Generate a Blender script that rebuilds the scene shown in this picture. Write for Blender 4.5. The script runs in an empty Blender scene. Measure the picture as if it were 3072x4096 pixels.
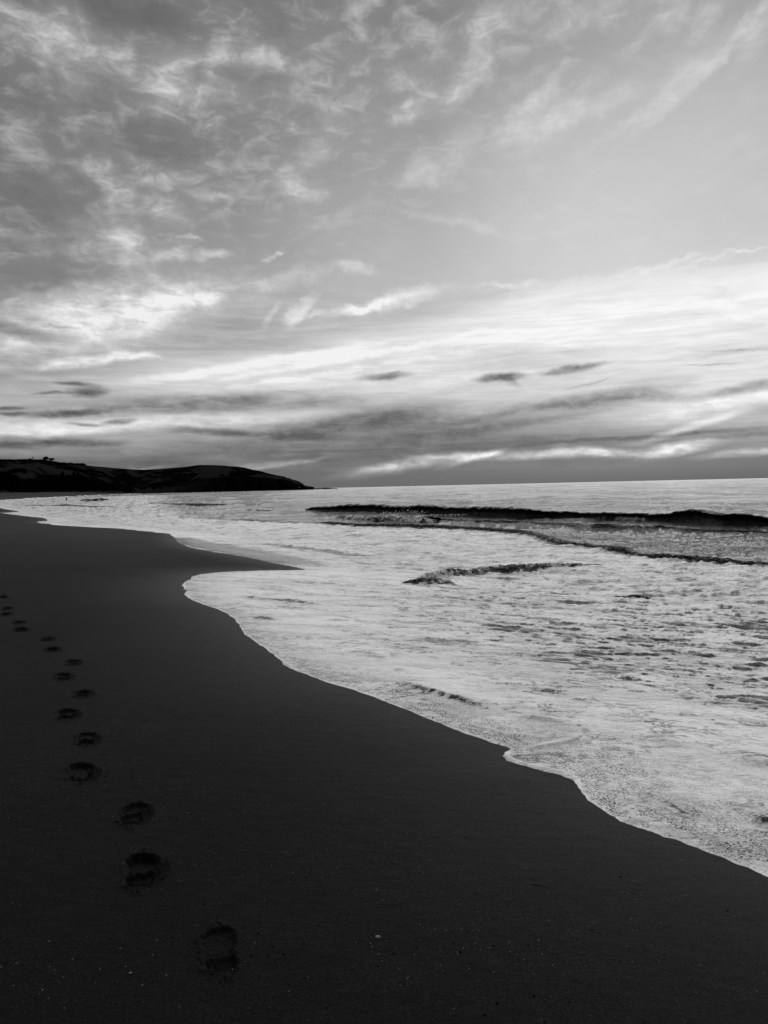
import bpy, bmesh, math, random
import numpy as np
from mathutils import Vector, Matrix, noise as mnoise

random.seed(7)
T0 = __import__('time').time()
S = bpy.context.scene
COL = S.collection

# ------------------------------------------------------------------ camera
FPX = 2840.0
EYE = 3.2
PITCH = math.radians(2.04)
ROLL = math.radians(1.295)
fw = Vector((0, math.cos(PITCH), -math.sin(PITCH)))
r0 = Vector((1, 0, 0)); u0 = Vector((0, math.sin(PITCH), math.cos(PITCH)))
rt = r0 * math.cos(ROLL) - u0 * math.sin(ROLL)
up = u0 * math.cos(ROLL) + r0 * math.sin(ROLL)
cam_d = bpy.data.cameras.new("camera")
cam = bpy.data.objects.new("camera", cam_d); COL.objects.link(cam)
cam_d.sensor_fit = 'VERTICAL'; cam_d.sensor_height = 24.0; cam_d.sensor_width = 18.0
cam_d.lens = 24.0 * FPX / 4096.0
cam_d.clip_start = 0.05; cam_d.clip_end = 100000
m = Matrix.Identity(4)
for i in range(3):
    m[i][0] = rt[i]; m[i][1] = up[i]; m[i][2] = -fw[i]
m[2][3] = EYE
cam.matrix_world = m
S.camera = cam

def ray(px, py):
    d = fw + rt * ((px - 1536) / FPX) - up * ((py - 2048) / FPX)
    return d

def azel(px, py):
    d = ray(px, py).normalized()
    return math.atan2(d.x, d.y), math.asin(d.z)

# ------------------------------------------------------------------ world
SUN_EL, SUN_AZ = math.radians(24), math.radians(20)      # azimuth measured from +Y towards +X
W = bpy.data.worlds.new("World"); S.world = W; W.use_nodes = True
nt = W.node_tree; nt.nodes.clear()
N = nt.nodes; LK = nt.links

class NT:
    """tiny helper to write node maths"""
    def __init__(s, tree): s.t = tree
    def n(s, typ, **kw):
        x = s.t.nodes.new(typ)
        for k, v in kw.items(): setattr(x, k, v)
        return x
    def put(s, sock, v):
        if isinstance(v, bpy.types.NodeSocket): s.t.links.new(v, sock)
        elif v is not None: sock.default_value = v
    def m(s, op, a, b=None, c=None, clamp=False):
        x = s.n('ShaderNodeMath', operation=op, use_clamp=clamp)
        s.put(x.inputs[0], a)
        if b is not None: s.put(x.inputs[1], b)
        if c is not None: s.put(x.inputs[2], c)
        return x.outputs[0]
    def mr(s, v, a, b, c=0.0, d=1.0, smooth=True):
        x = s.n('ShaderNodeMapRange', interpolation_type='SMOOTHSTEP' if smooth else 'LINEAR')
        s.put(x.inputs['Value'], v); s.put(x.inputs['From Min'], a); s.put(x.inputs['From Max'], b)
        s.put(x.inputs['To Min'], c); s.put(x.inputs['To Max'], d)
        return x.outputs['Result']
    def mix(s, f, a, b):
        x = s.n('ShaderNodeMix', data_type='FLOAT')
        s.put(x.inputs[0], f); s.put(x.inputs[2], a); s.put(x.inputs[3], b)
        return x.outputs[0]
    def vm(s, op, a, b=None, c=None):
        x = s.n('ShaderNodeVectorMath', operation=op)
        s.put(x.inputs[0], a)
        if b is not None: s.put(x.inputs[1], b)
        if c is not None: s.put(x.inputs[2], c)
        return x.outputs[0]
    def noise(s, vec, scale, detail=4, rough=.5, dist=0.0, lac=2.0, color=False, typ=None):
        x = s.n('ShaderNodeTexNoise')
        if typ: x.noise_type = typ
        s.put(x.inputs['Vector'], vec); s.put(x.inputs['Scale'], scale); s.put(x.inputs['Detail'], detail)
        s.put(x.inputs['Roughness'], rough); s.put(x.inputs['Distortion'], dist); s.put(x.inputs['Lacunarity'], lac)
        return x.outputs['Color' if color else 'Fac']
    def mapping(s, vec, loc=(0, 0, 0), rot=(0, 0, 0), scale=(1, 1, 1), typ='POINT'):
        x = s.n('ShaderNodeMapping', vector_type=typ)
        s.put(x.inputs['Vector'], vec)
        x.inputs['Location'].default_value = loc; x.inputs['Rotation'].default_value = rot; x.inputs['Scale'].default_value = scale
        return x.outputs[0]

w = NT(nt)
tc = w.n('ShaderNodeTexCoord')
dirv = w.vm('NORMALIZE', tc.outputs['Generated'])
sp = w.n('ShaderNodeSeparateXYZ'); LK.new(dirv, sp.inputs[0])
az = w.m('ARCTAN2', sp.outputs[0], sp.outputs[1])
el = w.m('ARCSINE', sp.outputs[2])
cmb = w.n('ShaderNodeCombineXYZ'); LK.new(az, cmb.inputs[0]); LK.new(el, cmb.inputs[1])
ae = cmb.outputs[0]
# cloud-layer plane coordinates: features flatten towards the horizon
zz = w.m('ADD', w.m('MAXIMUM', sp.outputs[2], 0.0), 0.07)
pc = w.n('ShaderNodeCombineXYZ')
LK.new(w.m('DIVIDE', sp.outputs[0], zz), pc.inputs[0]); LK.new(w.m('DIVIDE', sp.outputs[1], zz), pc.inputs[1])
plane = pc.outputs[0]

# luminance columns (display values) at five bearings
YS = [0, 200, 400, 600, 800, 1000, 1100, 1200, 1300, 1400, 1500, 1600, 1700, 1800, 1850, 1900]
COLS = {
 100:  [114,124,120,120,120,126,134,150,172,160,160,172,196,150,108,104],
 800:  [108,130,120,124,136,150,156,168,168,172,205,190,180,142,112,106],
 1536: [118,134,140,146,160,174,180,184,188,202,212,200,156,120,110,100],
 2300: [142,148,158,172,184,194,198,208,226,222,214,206,152,110,118, 96],
 3000: [144,160,170,178,184,192,206,230,228,222,216,208,166,118,104, 92]}
def column(px, vals):
    r = w.n('ShaderNodeValToRGB'); cr = r.color_ramp; cr.interpolation = 'B_SPLINE'
    pts = sorted((max(0, azel(px, y)[1]) / 0.65, v / 255.0) for y, v in zip(YS, vals))
    cr.elements[0].position = pts[0][0]; cr.elements[0].color = (pts[0][1],) * 3 + (1,)
    cr.elements[1].position = pts[-1][0]; cr.elements[1].color = (pts[-1][1],) * 3 + (1,)
    for p, v in pts[1:-1]:
        e = cr.elements.new(p); e.color = (v, v, v, 1)
    return r
# gently warped elevation, so the bands wander
wn = w.noise(w.mapping(plane, rot=(0, 0, math.radians(-52)), scale=(.35, 1.3, 1)), .7, 3, .55, .4)
wn2 = w.noise(w.mapping(ae, scale=(5, 22, 1)), 1.0, 5, .6, .6)
elw = w.m('ADD', el, w.m('MULTIPLY', w.m('SUBTRACT', wn, .5), .05))
elw = w.m('ADD', elw, w.m('MULTIPLY', w.m('SUBTRACT', wn2, .5), .035))
elw = w.mix(w.mr(el, .0, .34, .12, 1.0), el, elw)
t_el = w.m('DIVIDE', elw, .65, clamp=True)
prev = None; paz = None
for px in sorted(COLS):
    r = column(px, COLS[px]); LK.new(t_el, r.inputs[0])
    v = w.m('ADD', r.outputs[0], 0.0)
    a = azel(px, 1950)[0]
    prev = v if prev is None else w.mix(w.mr(az, paz, a), prev, v)
    paz = a
base = prev
# noise clouds
wc = w.noise(ae, 7.0, 5, .55, 0, color=True)
warp = w.vm('MULTIPLY', w.vm('SUBTRACT', wc, (.5, .5, .5)), (.075, .045, 0))
wc2 = w.noise(ae, 34.0, 5, .62, 0, color=True)
warp2 = w.vm('MULTIPLY', w.vm('SUBTRACT', wc2, (.5, .5, .5)), (.050, .028, 0))
lowk = w.n('ShaderNodeCombineXYZ'); lk_ = w.mr(el, .12, .32, .0, 1.0)
LK.new(w.mix(lk_, .30, 1.0), lowk.inputs[0]); LK.new(w.mix(lk_, .28, 1.0), lowk.inputs[1])
aew = w.vm('ADD', ae, w.vm('MULTIPLY', w.vm('ADD', warp, warp2), lowk.outputs[0]))
n1 = w.noise(w.mapping(ae, rot=(0, 0, math.radians(8)), scale=(7.0, 17, 1)), 1.0, 10, .62, .5)
n2 = w.noise(w.mapping(ae, loc=(3, 1, 0), rot=(0, 0, math.radians(-14)), scale=(24, 50, 1)), 1.0, 8, .62, .55)
n3 = w.noise(w.mapping(ae, loc=(1, 5, 0), rot=(0, 0, math.radians(-24)), scale=(26, 75, 1)), 1.0, 8, .64, .8)
nn = w.m('ADD', w.m('MULTIPLY', w.m('SUBTRACT', n1, .5), .95), w.m('MULTIPLY', w.m('SUBTRACT', n2, .5), 1.15))
# strength of mottling: strong upper left, weak in the clear area right of centre
wash = w.mr(w.m('SUBTRACT', w.m('MULTIPLY', az, .45), w.m('SUBTRACT', el, .42)), -.16, .14, .42, .05)
nearh = w.mr(el, .02, .16, .25, 1)
nn = w.m('ADD', w.m('MULTIPLY', w.m('MAXIMUM', nn, 0.0), 1.4), w.m('MULTIPLY', w.m('MINIMUM', nn, 0.0), .38))
mott = w.m('MULTIPLY', nn, w.m('MULTIPLY', wash, nearh))
lum = w.m('ADD', w.m('ADD', base, mott), w.mr(el, .25, .5, 0, .03))
# long fibres in the bright band and lower layers
str_c = w.mapping(ae, rot=(0, 0, math.radians(-7)), scale=(3.2, 46, 1))
sn = w.noise(str_c, 1.0, 8, .6, .7)
sn3 = w.noise(w.mapping(ae, rot=(0, 0, math.radians(-11)), scale=(9, 60, 1)), 1.3, 8, .62, .9)
band_m = w.m('MULTIPLY', w.mr(el, .30, .20), w.mr(el, .012, .035))
lum = w.m('ADD', lum, w.m('MULTIPLY', w.m('ADD', w.m('MULTIPLY', w.m('SUBTRACT', sn, .5), .34), w.m('MULTIPLY', w.m('SUBTRACT', sn3, .5), .22)), band_m))
# sharp upper edge of the bright band
fc = w.n('ShaderNodeFloatCurve'); cu = fc.mapping.curves[0]
edge = [(-.6, .10), (-.378, .150), (-.18, .190), (.107, .238), (.193, .256), (.344, .268), (.495, .264), (.8, .25)]
cu.points[0].location = ((edge[0][0] + .8) / 1.6, edge[0][1]); cu.points[1].location = ((edge[-1][0] + .8) / 1.6, edge[-1][1])
for a_, e_ in edge[1:-1]: cu.points.new((a_ + .8) / 1.6, e_)
fc.mapping.update()
LK.new(w.m('DIVIDE', w.m('ADD', az, .8), 1.6, clamp=True), fc.inputs['Value'])
eg = w.m('SUBTRACT', fc.outputs[0], w.m('ADD', el, w.m('ADD', w.m('MULTIPLY', w.m('SUBTRACT', sn3, .5), .03), w.m('MULTIPLY', w.m('SUBTRACT', n2, .5), .03))))
lum = w.m('ADD', lum, w.m('MULTIPLY', w.m('MULTIPLY', w.mr(eg, -.006, .014), w.mr(eg, .09, .03)), w.m('MULTIPLY', w.mr(az, -.5, -.05), .085)))
# individual clouds and streaks: x, y, half length, half thickness, angle, amount
FEAT = [
 (2000,1512,125,24,2,-.52),(2045,1530,55,20,-35,-.15),(2290,1473,165,20,6,-.42),(1535,1510,140,20,3,-.36),(350,1565,90,30,0,-.36),(290,1535,75,11,-3,-.26),
 (205,1570,85,9,3,-.22),(260,1650,160,19,5,-.34),(60,1652,70,12,0,-.26),(30,1628,70,12,0,-.25),(330,1692,95,10,-4,-.3),
 (470,1684,85,13,3,-.33),(90,1318,230,28,-10,-.3),(250,1308,90,10,-8,-.15),(250,1762,250,17,-1,-.25),(60,1780,120,22,0,-.2),
 (850,1724,240,15,-3,-.22),(1150,1745,260,16,-2,-.16),(820,1612,680,34,3,-.26),(1400,1610,300,30,4,-.1),
 (1380,1690,420,44,8,-.24),(1720,1700,330,70,3,-.16),(2240,1634,440,40,9,-.36),(2620,1585,170,26,-2,-.2),(3010,1556,240,20,6,-.28),
 (2200,1755,900,60,3,-.10),(2560,1746,540,9,2,-.16),(2950,1738,260,10,2,-.12),(700,1800,700,60,0,-.05),(1300,1790,600,50,3,-.07),
 (2880,1418,200,10,2,-.1),(2950,1404,180,6,-4,-.1),(2860,1460,170,5,-2,-.12),(2350,1535,120,7,10,-.12),
 (1660,1852,320,26,8,.27),(1560,1865,160,18,4,.12),(2120,1818,430,19,0,.34),(2440,1810,220,22,-6,.22),(2720,1787,150,26,6,.42),(3010,1806,220,14,4,.26),
 (1900,1830,160,16,14,.25),(2130,1662,340,20,6,.24),(2800,1640,420,46,8,.18),(2740,1712,200,16,14,.24),(1018,1868,190,15,6,.16),(580,1876,110,8,4,.16),(1180,1850,160,10,8,.14),
 (600,1690,800,30,2,.16),(160,1722,320,18,2,.12),(1500,1560,700,26,4,.07),
 (1000,1462,640,20,9,.16),(1350,1440,560,16,9,.12),(1300,1500,600,14,8,.08),
 (500,1250,520,110,15,.22),(230,1340,330,110,8,.13),(640,1225,260,50,16,.14),(330,1160,260,30,12,.12),(360,1446,210,20,9,.26),(560,1430,90,14,-5,.2),(740,1215,190,30,16,.22),(620,1290,170,40,25,.14),(330,1225,200,30,10,.12),
 (1190,1240,95,26,42,.24),(1070,1260,80,18,50,.14),(1250,1250,40,12,20,.15),(1390,1240,130,18,6,.2),(1480,1222,120,18,8,.18),(840,1014,85,20,10,.28),(690,1020,80,20,4,.22),(740,958,55,8,0,.2),
 (1095,1010,36,8,4,.2),(1400,1080,85,26,-8,.17),(1110,1125,210,34,10,.13),(1610,1192,170,32,14,.20),(2030,1132,150,12,4,.10),(2640,1068,190,9,4,.08),(2900,1035,200,8,4,.1),
 (270,190,120,120,0,.26),(430,250,260,50,-12,.12),(760,335,220,65,-5,.26),(900,205,260,45,4,.16),(950,60,160,50,-20,.1),(60,90,140,50,-40,.16),(1060,230,170,30,-10,.12),(700,390,200,30,8,.12),
 (1230,600,110,40,20,.2),(1190,735,100,55,-20,.2),(1320,450,110,40,20,.1),(880,640,90,20,0,.1),(900,780,60,16,5,.1),
 (1910,160,90,55,50,.24),(1880,275,150,50,42,.28),(1980,40,170,40,10,.2),(1820,390,130,24,20,.18),(1650,430,110,30,30,.22),(1620,470,40,40,70,.14),(1800,600,200,50,22,.14),(1670,710,120,40,0,.1),
 (2120,440,150,36,35,.2),(2200,490,180,30,10,.18),(2330,450,230,34,22,.18),(2220,320,100,16,30,.16),(2170,280,40,10,0,.12),(2620,390,220,24,27,.2),(2800,290,330,20,30,.22),(2750,240,220,32,18,.14),
 (3040,120,120,46,45,.24),(2660,30,80,50,30,.24),(2800,70,80,40,30,.2),(2380,40,160,34,20,.2),(2520,140,110,20,25,.14),(2230,115,90,26,0,.1),(1800,880,300,22,-12,.06),
 (500,880,240,58,-62,.18),(420,960,200,80,-20,.12),(640,830,130,50,-30,.10),(440,560,280,30,-22,.12),(60,600,180,24,-30,.12),(130,950,160,30,-10,.1),(700,700,200,60,-20,.05),
 (250,430,260,100,-10,-.04),(640,560,240,70,0,-.09),(520,70,340,50,0,-.09),(150,800,260,120,0,-.02),(1050,110,160,60,0,-.06),(30,330,120,80,0,-.03),(60,1130,260,60,10,-.05),(1750,60,160,60,0,-.06),(2150,200,260,60,0,-.04)]
acc = 0.0
for (fx, fy, rx, ry, an, amp) in FEAT:
    ca, ce = azel(fx, fy)
    if fy < 720: amp *= (.46 if fx > 1700 and amp > 0 else .62); ry *= 1.15
    if amp < 0 and rx < 200 and fy > 1300: rx *= .8; ry *= .72; amp *= 1.12
    elif fy < 1320 and amp > 0: amp *= .75
    mp = w.mapping(aew, loc=(ca, ce, 0), rot=(0, 0, math.radians(an)), scale=(rx / FPX * 1.35, ry / FPX * 1.45, 1), typ='TEXTURE')
    g = w.n('ShaderNodeTexGradient', gradient_type='SPHERICAL'); LK.new(mp, g.inputs[0])
    acc = w.m('MULTIPLY_ADD', w.mr(g.outputs['Fac'], 0.0, .9), amp, acc)
tex = w.mr(w.m('ADD', w.m('MULTIPLY', n2, .5), w.m('MULTIPLY', n3, .5)), .36, .62, .40, 1.30, smooth=False)
lum = w.m('ADD', lum, w.m('MULTIPLY', acc, tex))
lum = w.m('MINIMUM', w.m('MAXIMUM', lum, .33), .955)
# unseen sky, shaped to light the foam: raised overhead in front, dim behind
front = w.mr(w.m('ABSOLUTE', az), 2.2, .9)
lum = w.mix(w.mr(el, .66, 1.0), lum, w.mix(front, .62, 1.42))
lum = w.mix(w.mr(w.m('ABSOLUTE', az), .75, 1.7), lum, w.mix(w.mr(el, .3, 1.3), .40, .62))
lin = w.m('POWER', lum, 2.2)
# physical sky (made monochrome) sits underneath the cloud deck
sky = w.n('ShaderNodeTexSky', sky_type='NISHITA'); sky.sun_disc = False
sky.sun_elevation = SUN_EL; sky.sun_rotation = SUN_AZ; sky.dust_density = 2.0
bw = w.n('ShaderNodeRGBToBW'); LK.new(sky.outputs[0], bw.inputs[0])
bg1 = w.n('ShaderNodeBackground'); bg1.inputs['Strength'].default_value = 1.0
LK.new(lin, bg1.inputs['Color'])
bg2 = w.n('ShaderNodeBackground'); bg2.inputs['Strength'].default_value = .05
LK.new(bw.outputs[0], bg2.inputs['Color'])
mixw = w.n('ShaderNodeMixShader'); mixw.inputs[0].default_value = .94
LK.new(bg2.outputs[0], mixw.inputs[1]); LK.new(bg1.outputs[0], mixw.inputs[2])
out = w.n('ShaderNodeOutputWorld'); LK.new(mixw.outputs[0], out.inputs[0])
W.cycles.sampling_method = 'MANUAL'; W.cycles.sample_map_resolution = 1024

# ------------------------------------------------------------------ sun
sl = bpy.data.lights.new("sun", 'SUN'); sl.energy = .6; sl.angle = math.radians(80); sl.color = (1, 1, 1)
so = bpy.data.objects.new("sun", sl); COL.objects.link(so)
sdir = Vector((math.sin(SUN_AZ) * math.cos(SUN_EL), math.cos(SUN_AZ) * math.cos(SUN_EL), math.sin(SUN_EL)))
so.rotation_euler = sdir.to_track_quat('Z', 'Y').to_euler()
so.location = (40, 40, 60)
S.view_settings.view_transform = 'Standard'; S.view_settings.look = 'None'
S.view_settings.exposure = 0.0; S.view_settings.gamma = 1.0

# ------------------------------------------------------------------ numpy noise
_p = np.random.RandomState(3).permutation(512).astype(np.int64)
_ga = np.random.RandomState(5).rand(512) * 2 * np.pi
_gx, _gy = np.cos(_ga), np.sin(_ga)
def perlin(x, y, seed=0):
    xi = np.floor(x).astype(np.int64); yi = np.floor(y).astype(np.int64)
    xf = x - xi; yf = y - yi
    u = xf * xf * xf * (xf * (xf * 6 - 15) + 10); v = yf * yf * yf * (yf * (yf * 6 - 15) + 10)
    def g(ix, iy, dx, dy):
        h = _p[(_p[(ix + seed * 17) & 511] + iy + seed * 31) & 511]
        return _gx[h] * dx + _gy[h] * dy
    a = g(xi, yi, xf, yf); b = g(xi + 1, yi, xf - 1, yf)
    c = g(xi, yi + 1, xf, yf - 1); d = g(xi + 1, yi + 1, xf - 1, yf - 1)
    return (a + u * (b - a) + v * ((c + u * (d - c)) - (a + u * (b - a)))) * 1.5
def fbm(x, y, octv=4, seed=0, gain=.5, ridged=False):
    s = 0; a = 1.0; t = 0
    for i in range(octv):
        n = perlin(x, y, seed + i)
        if ridged: n = 1 - 2 * np.abs(n)
        s = s + a * n; t += a; a *= gain
        x, y = x * 1.93 * .8 - y * 1.93 * .6, x * 1.93 * .6 + y * 1.93 * .8
    return s / t
def sstep(x, a, b):
    t = np.clip((x - a) / (b - a), 0, 1); return t * t * (3 - 2 * t)

# ------------------------------------------------------------------ terrain functions
NX, NY = 0.877, 0.480                       # seaward normal of the shoreline
TT = np.array([-200, 0, 60, 100, 200, 350, 454, 561, 655, 830, 1166, 1512, 1800.])
CC = np.array([0, 0, 0, -3, -10, -10, -1, 13, 28, 63, 156, 254, 340.])
def Sdist(x, y):
    s = NX * x + NY * y; t = -NY * x + NX * y
    return s - 3.53 - np.interp(t, TT, CC)
def Hs(x, y):
    s = Sdist(x, y)
    h = 1.15 - 0.1 * s
    h = np.where(h > 1.6, 1.6 + 1.2 * (1 - np.exp(-(h - 1.6) / 1.2)), h)
    h = np.where(h < -2, -2 + 0 * h, h)
    h = h + .035 * perlin(x / 5.0, y / 7.0, 2) + .012 * perlin(x / 1.3, y / 1.9, 4)
    return h
def smax(a, b, k):
    hh = np.maximum(k - np.abs(a - b), 0) / k
    return np.maximum(a, b) + hh * hh * k / 4
def Wbase(x, y):
    return smax(Hs(x, y) + .03, 0 * x, .2)
TR = np.exp(np.linspace(math.log(1.0), math.log(6000), 3000))
def hit(px, py, f, add=0.0):
    d = ray(px, py)
    x = d.x * TR; y = d.y * TR; z = EYE + d.z * TR
    g = z - f(x, y) - add
    idx = np.where(g < 0)[0]
    if len(idx) == 0: return None
    i = idx[0]
    if i == 0: i = 1
    k = g[i - 1] / (g[i - 1] - g[i] + 1e-12)
    t = TR[i - 1] + k * (TR[i] - TR[i - 1])
    return (d.x * t, d.y * t)

def z4(l): return [(600 + a / 1.276, 2150 + b / 1.276) for a, b in l]
def z5(l): return [(1700 + a / 1.209, 2600 + b / 1.209) for a, b in l]
def z1(l): return [(a / 1.185, 1780 + b / 1.185) for a, b in l]
def z2(l): return [(a / 3.318, 1800 + b / 3.318) for a, b in l]
def zr(l): return [(1200 + a / 1.843, 1980 + b / 1.843) for a, b in l]
def zb(l): return [(2300 + a / 2.149, 1980 + b / 2.149) for a, b in l]
def z3(l): return [(1200 + a / .886, 1860 + b / .886) for a, b in l]

EDGE_PX = (z5([(1900,1190),(1780,1145),(1659,1100),(1560,1050),(1500,1030),(1450,1005),(1380,985),(1330,962),(1280,945),(1200,915),(1150,903),(1100,880),(1000,848),(945,826),(900,800),
    (830,755),(790,725),(760,690),(735,650),(720,632),(700,620),(640,598),(600,592),(560,582),(500,565),(440,550),(400,535),(380,515),(385,495),(418,479),
    (390,467),(330,450),(280,430),(200,405),(120,375),(60,350)])
  + z4([(1400,918),(1350,895),(1250,855),(1180,830),(1080,795),(1030,775),(980,760),(900,738),(830,712),(760,685),(715,668),(680,645),(660,622),(640,605),(600,575),(560,548),
    (520,515),(485,492),(468,470),(450,440),(430,415),(380,380),(330,360),(280,345),(230,325),(190,305),(178,290),(186,272),(165,245),(170,230),(205,215),
    (215,200),(260,188),(330,180),(390,175),(480,172),(560,169),(700,167),(800,165),(770,158),(650,135),(560,115),(480,98),(400,85),(330,75),(260,62),(200,50),(150,30),(120,5)])
  + z1([(850,458),(820,435),(800,420),(700,410),(600,400),(520,392),(400,388),(300,382),(200,373),(175,368),(180,362),(225,360),(215,350),(200,345),(130,338),(60,330),(0,322)]))
edge_w = [hit(a, b, Hs) for a, b in EDGE_PX]
# towards and behind the viewer the waterline runs on along the beach
first = edge_w[0]
pre = [(first[0] + .48 * k + .12 * math.sin(k * 1.3), first[1] - .877 * k) for k in (120, 60, 30, 16, 9, 5, 3, 1.5)]
post = []
for t in (115, 140, 180, 230, 300, 380, 454, 520, 561, 610, 655, 740, 830, 1000, 1166, 1350, 1512, 1800):
    s = 3.53 + float(np.interp(t, TT, CC)) + 3.5 + 1.2 * math.sin(t * .11)
    post.append((NX * s - NY * t, NY * s + NX * t))
SHORE = np.array(pre + edge_w + post)
# little scallops along the traced line
def refine(P, rough=.012):
    out = [P[0]]
    for a, b in zip(P[:-1], P[1:]):
        L = math.hypot(*(b - a)); n = int(min(8, max(1, L / .12)))
        for k in range(1, n + 1):
            p = a + (b - a) * k / n
            if L < 3 and k < n:
                q = perlin(np.array([p[0] * 5.1]), np.array([p[1] * 5.1]), 9)[0]
                nrm = np.array([-(b - a)[1], (b - a)[0]]) / max(L, 1e-6)
                p = p + nrm * q * rough * 2
            out.append(p)
    return np.array(out)
SHORE = refine(SHORE)

def _seg_block(x, y, P, ids, n):
    a = P[ids]; d = P[ids + 1] - a; L2 = (d * d).sum(1) + 1e-12
    ex = x[:, None] - a[None, :, 0]; ey = y[:, None] - a[None, :, 1]
    t = np.clip((ex * d[:, 0] + ey * d[:, 1]) / L2, 0, 1)
    q = (ex - t * d[:, 0]) ** 2 + (ey - t * d[:, 1]) ** 2
    cr = (d[:, 0] * ey - d[:, 1] * ex) / np.sqrt(L2)
    mn = q.min(1)
    # where two segments share the nearest vertex, use the one met more squarely
    key = np.where(q <= mn[:, None] + 1e-9, np.abs(cr), -1.0)
    k = key.argmax(1); ar = np.arange(len(x))
    return np.sqrt(mn) * -np.sign(cr[ar, k]), (ids[k] + t[ar, k]) / n
def seg_dist(X, Y, P):
    """signed distance to polyline, positive to the right of travel (= seaward for the shore)"""
    D_ = np.empty(X.shape); R_ = np.empty(X.shape); n = len(P) - 1; B = 24
    a = P[:-1]; d = P[1:] - a; L2 = (d * d).sum(1) + 1e-12
    for i in range(0, X.shape[0], B):
        for j in range(0, X.shape[1], B):
            xb = X[i:i+B, j:j+B]; yb = Y[i:i+B, j:j+B]
            cx = xb.mean(); cy = yb.mean(); rho = math.sqrt(((xb - cx) ** 2 + (yb - cy) ** 2).max())
            t = np.clip(((cx - a[:, 0]) * d[:, 0] + (cy - a[:, 1]) * d[:, 1]) / L2, 0, 1)
            dc = np.hypot(cx - a[:, 0] - t * d[:, 0], cy - a[:, 1] - t * d[:, 1])
            ids = np.where(dc <= dc.min() + 2 * rho + 1e-6)[0]
            dd, pp = _seg_block(xb.ravel(), yb.ravel(), P, ids, n)
            D_[i:i+B, j:j+B] = dd.reshape(xb.shape); R_[i:i+B, j:j+B] = pp.reshape(xb.shape)
    return D_, R_

# ------------------------------------------------------------------ object helpers
def tag(o, label=None, cat=None, group=None, kind=None):
    if label: o['label'] = label
    if cat: o['category'] = cat
    if group: o['group'] = group
    if kind: o['kind'] = kind
    return o
def link(name, me, mat=None, parent=None):
    o = bpy.data.objects.new(name, me); COL.objects.link(o)
    if mat and me is not None: me.materials.append(mat)
    if parent: o.parent = parent
    return o
_ib = bmesh.new(); bmesh.ops.create_icosphere(_ib, subdivisions=1, radius=1)
ICO_V = np.array([v.co[:] for v in _ib.verts]); ICO_F = np.array([[v.index for v in f_.verts] for f_ in _ib.faces]); _ib.free()
class Bag:
    """collects many little blobs and leaf quads quickly"""
    def __init__(s): s.v = []; s.f = []; s.n = 0
    def ico(s, mt, jit=0.0):
        M = np.array(mt); v = ICO_V
        if jit: v = v + np.random.RandomState(s.n % 9999).normal(0, jit, v.shape)
        v = v @ M[:3, :3].T + M[:3, 3]; s.v.extend(v.tolist()); s.f.extend((ICO_F + s.n).tolist()); s.n += len(v)
    def leaves(s, c, rad, n, size, squash=1.0):
        rs = np.random.RandomState((s.n * 7 + 13) % 99991)
        v = rs.normal(size=(n, 3)); v /= np.linalg.norm(v, axis=1)[:, None]; v *= (rs.rand(n, 1) ** .35) * rad; v[:, 2] *= squash
        p = v + np.array(c)[None]; a = rs.normal(size=(n, 3)); a /= np.linalg.norm(a, axis=1)[:, None]
        b_ = np.cross(a, rs.normal(size=(n, 3))); b_ /= np.linalg.norm(b_, axis=1)[:, None]; c_ = np.cross(a, b_)
        sz = size * rs.uniform(.6, 1.4, (n, 1))
        q = np.stack([p + b_ * sz, p + c_ * sz * .7, p - b_ * sz, p - c_ * sz * .7], 1).reshape(-1, 3)
        s.v.extend(q.tolist()); s.f.extend((np.arange(4 * n).reshape(-1, 4) + s.n).tolist()); s.n += 4 * n
    def mesh(s, name, smooth=False):
        me = bpy.data.meshes.new(name); me.from_pydata(s.v, [], s.f)
        if smooth: me.polygons.foreach_set('use_smooth', [True] * len(me.polygons))
        me.update(); return me
def thing(name, loc, label, cat, group=None, rz=0):
    o = bpy.data.objects.new(name, None); COL.objects.link(o)
    o.location = loc; o.rotation_euler = (0, 0, rz)
    return tag(o, label, cat, group)
def grid_mesh(name, X, Y, Z, keep=None, attrs=None, smooth=True, wrap=False):
    nr, nc = X.shape
    idx = np.arange(nr * nc).reshape(nr, nc)
    q = np.stack([idx[:-1, :-1], idx[:-1, 1:], idx[1:, 1:], idx[1:, :-1]], -1).reshape(-1, 4)
    if wrap:
        q2 = np.stack([idx[:-1, -1], idx[:-1, 0], idx[1:, 0], idx[1:, -1]], -1).reshape(-1, 4)
        q = np.concatenate([q, q2])
    if keep is not None:
        q = q[keep.ravel()[q].any(1)]
    used = np.zeros(nr * nc, bool); used[q.ravel()] = True
    remap = np.cumsum(used) - 1
    q = remap[q]
    co = np.stack([X.ravel(), Y.ravel(), Z.ravel()], -1)[used]
    me = bpy.data.meshes.new(name)
    me.vertices.add(len(co)); me.vertices.foreach_set('co', co.astype(np.float32).ravel())
    me.loops.add(q.size); me.loops.foreach_set('vertex_index', q.astype(np.int32).ravel())
    me.polygons.add(len(q))
    me.polygons.foreach_set('loop_start', np.arange(0, q.size, 4, dtype=np.int32))
    me.polygons.foreach_set('loop_total', np.full(len(q), 4, np.int32))
    me.polygons.foreach_set('use_smooth', np.full(len(q), smooth))
    me.update(calc_edges=True)
    for k, v in (attrs or {}).items():
        a = me.attributes.new(k, 'FLOAT', 'POINT'); a.data.foreach_set('value', np.broadcast_to(v, X.shape).ravel()[used].astype(np.float32))
    return me

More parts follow.
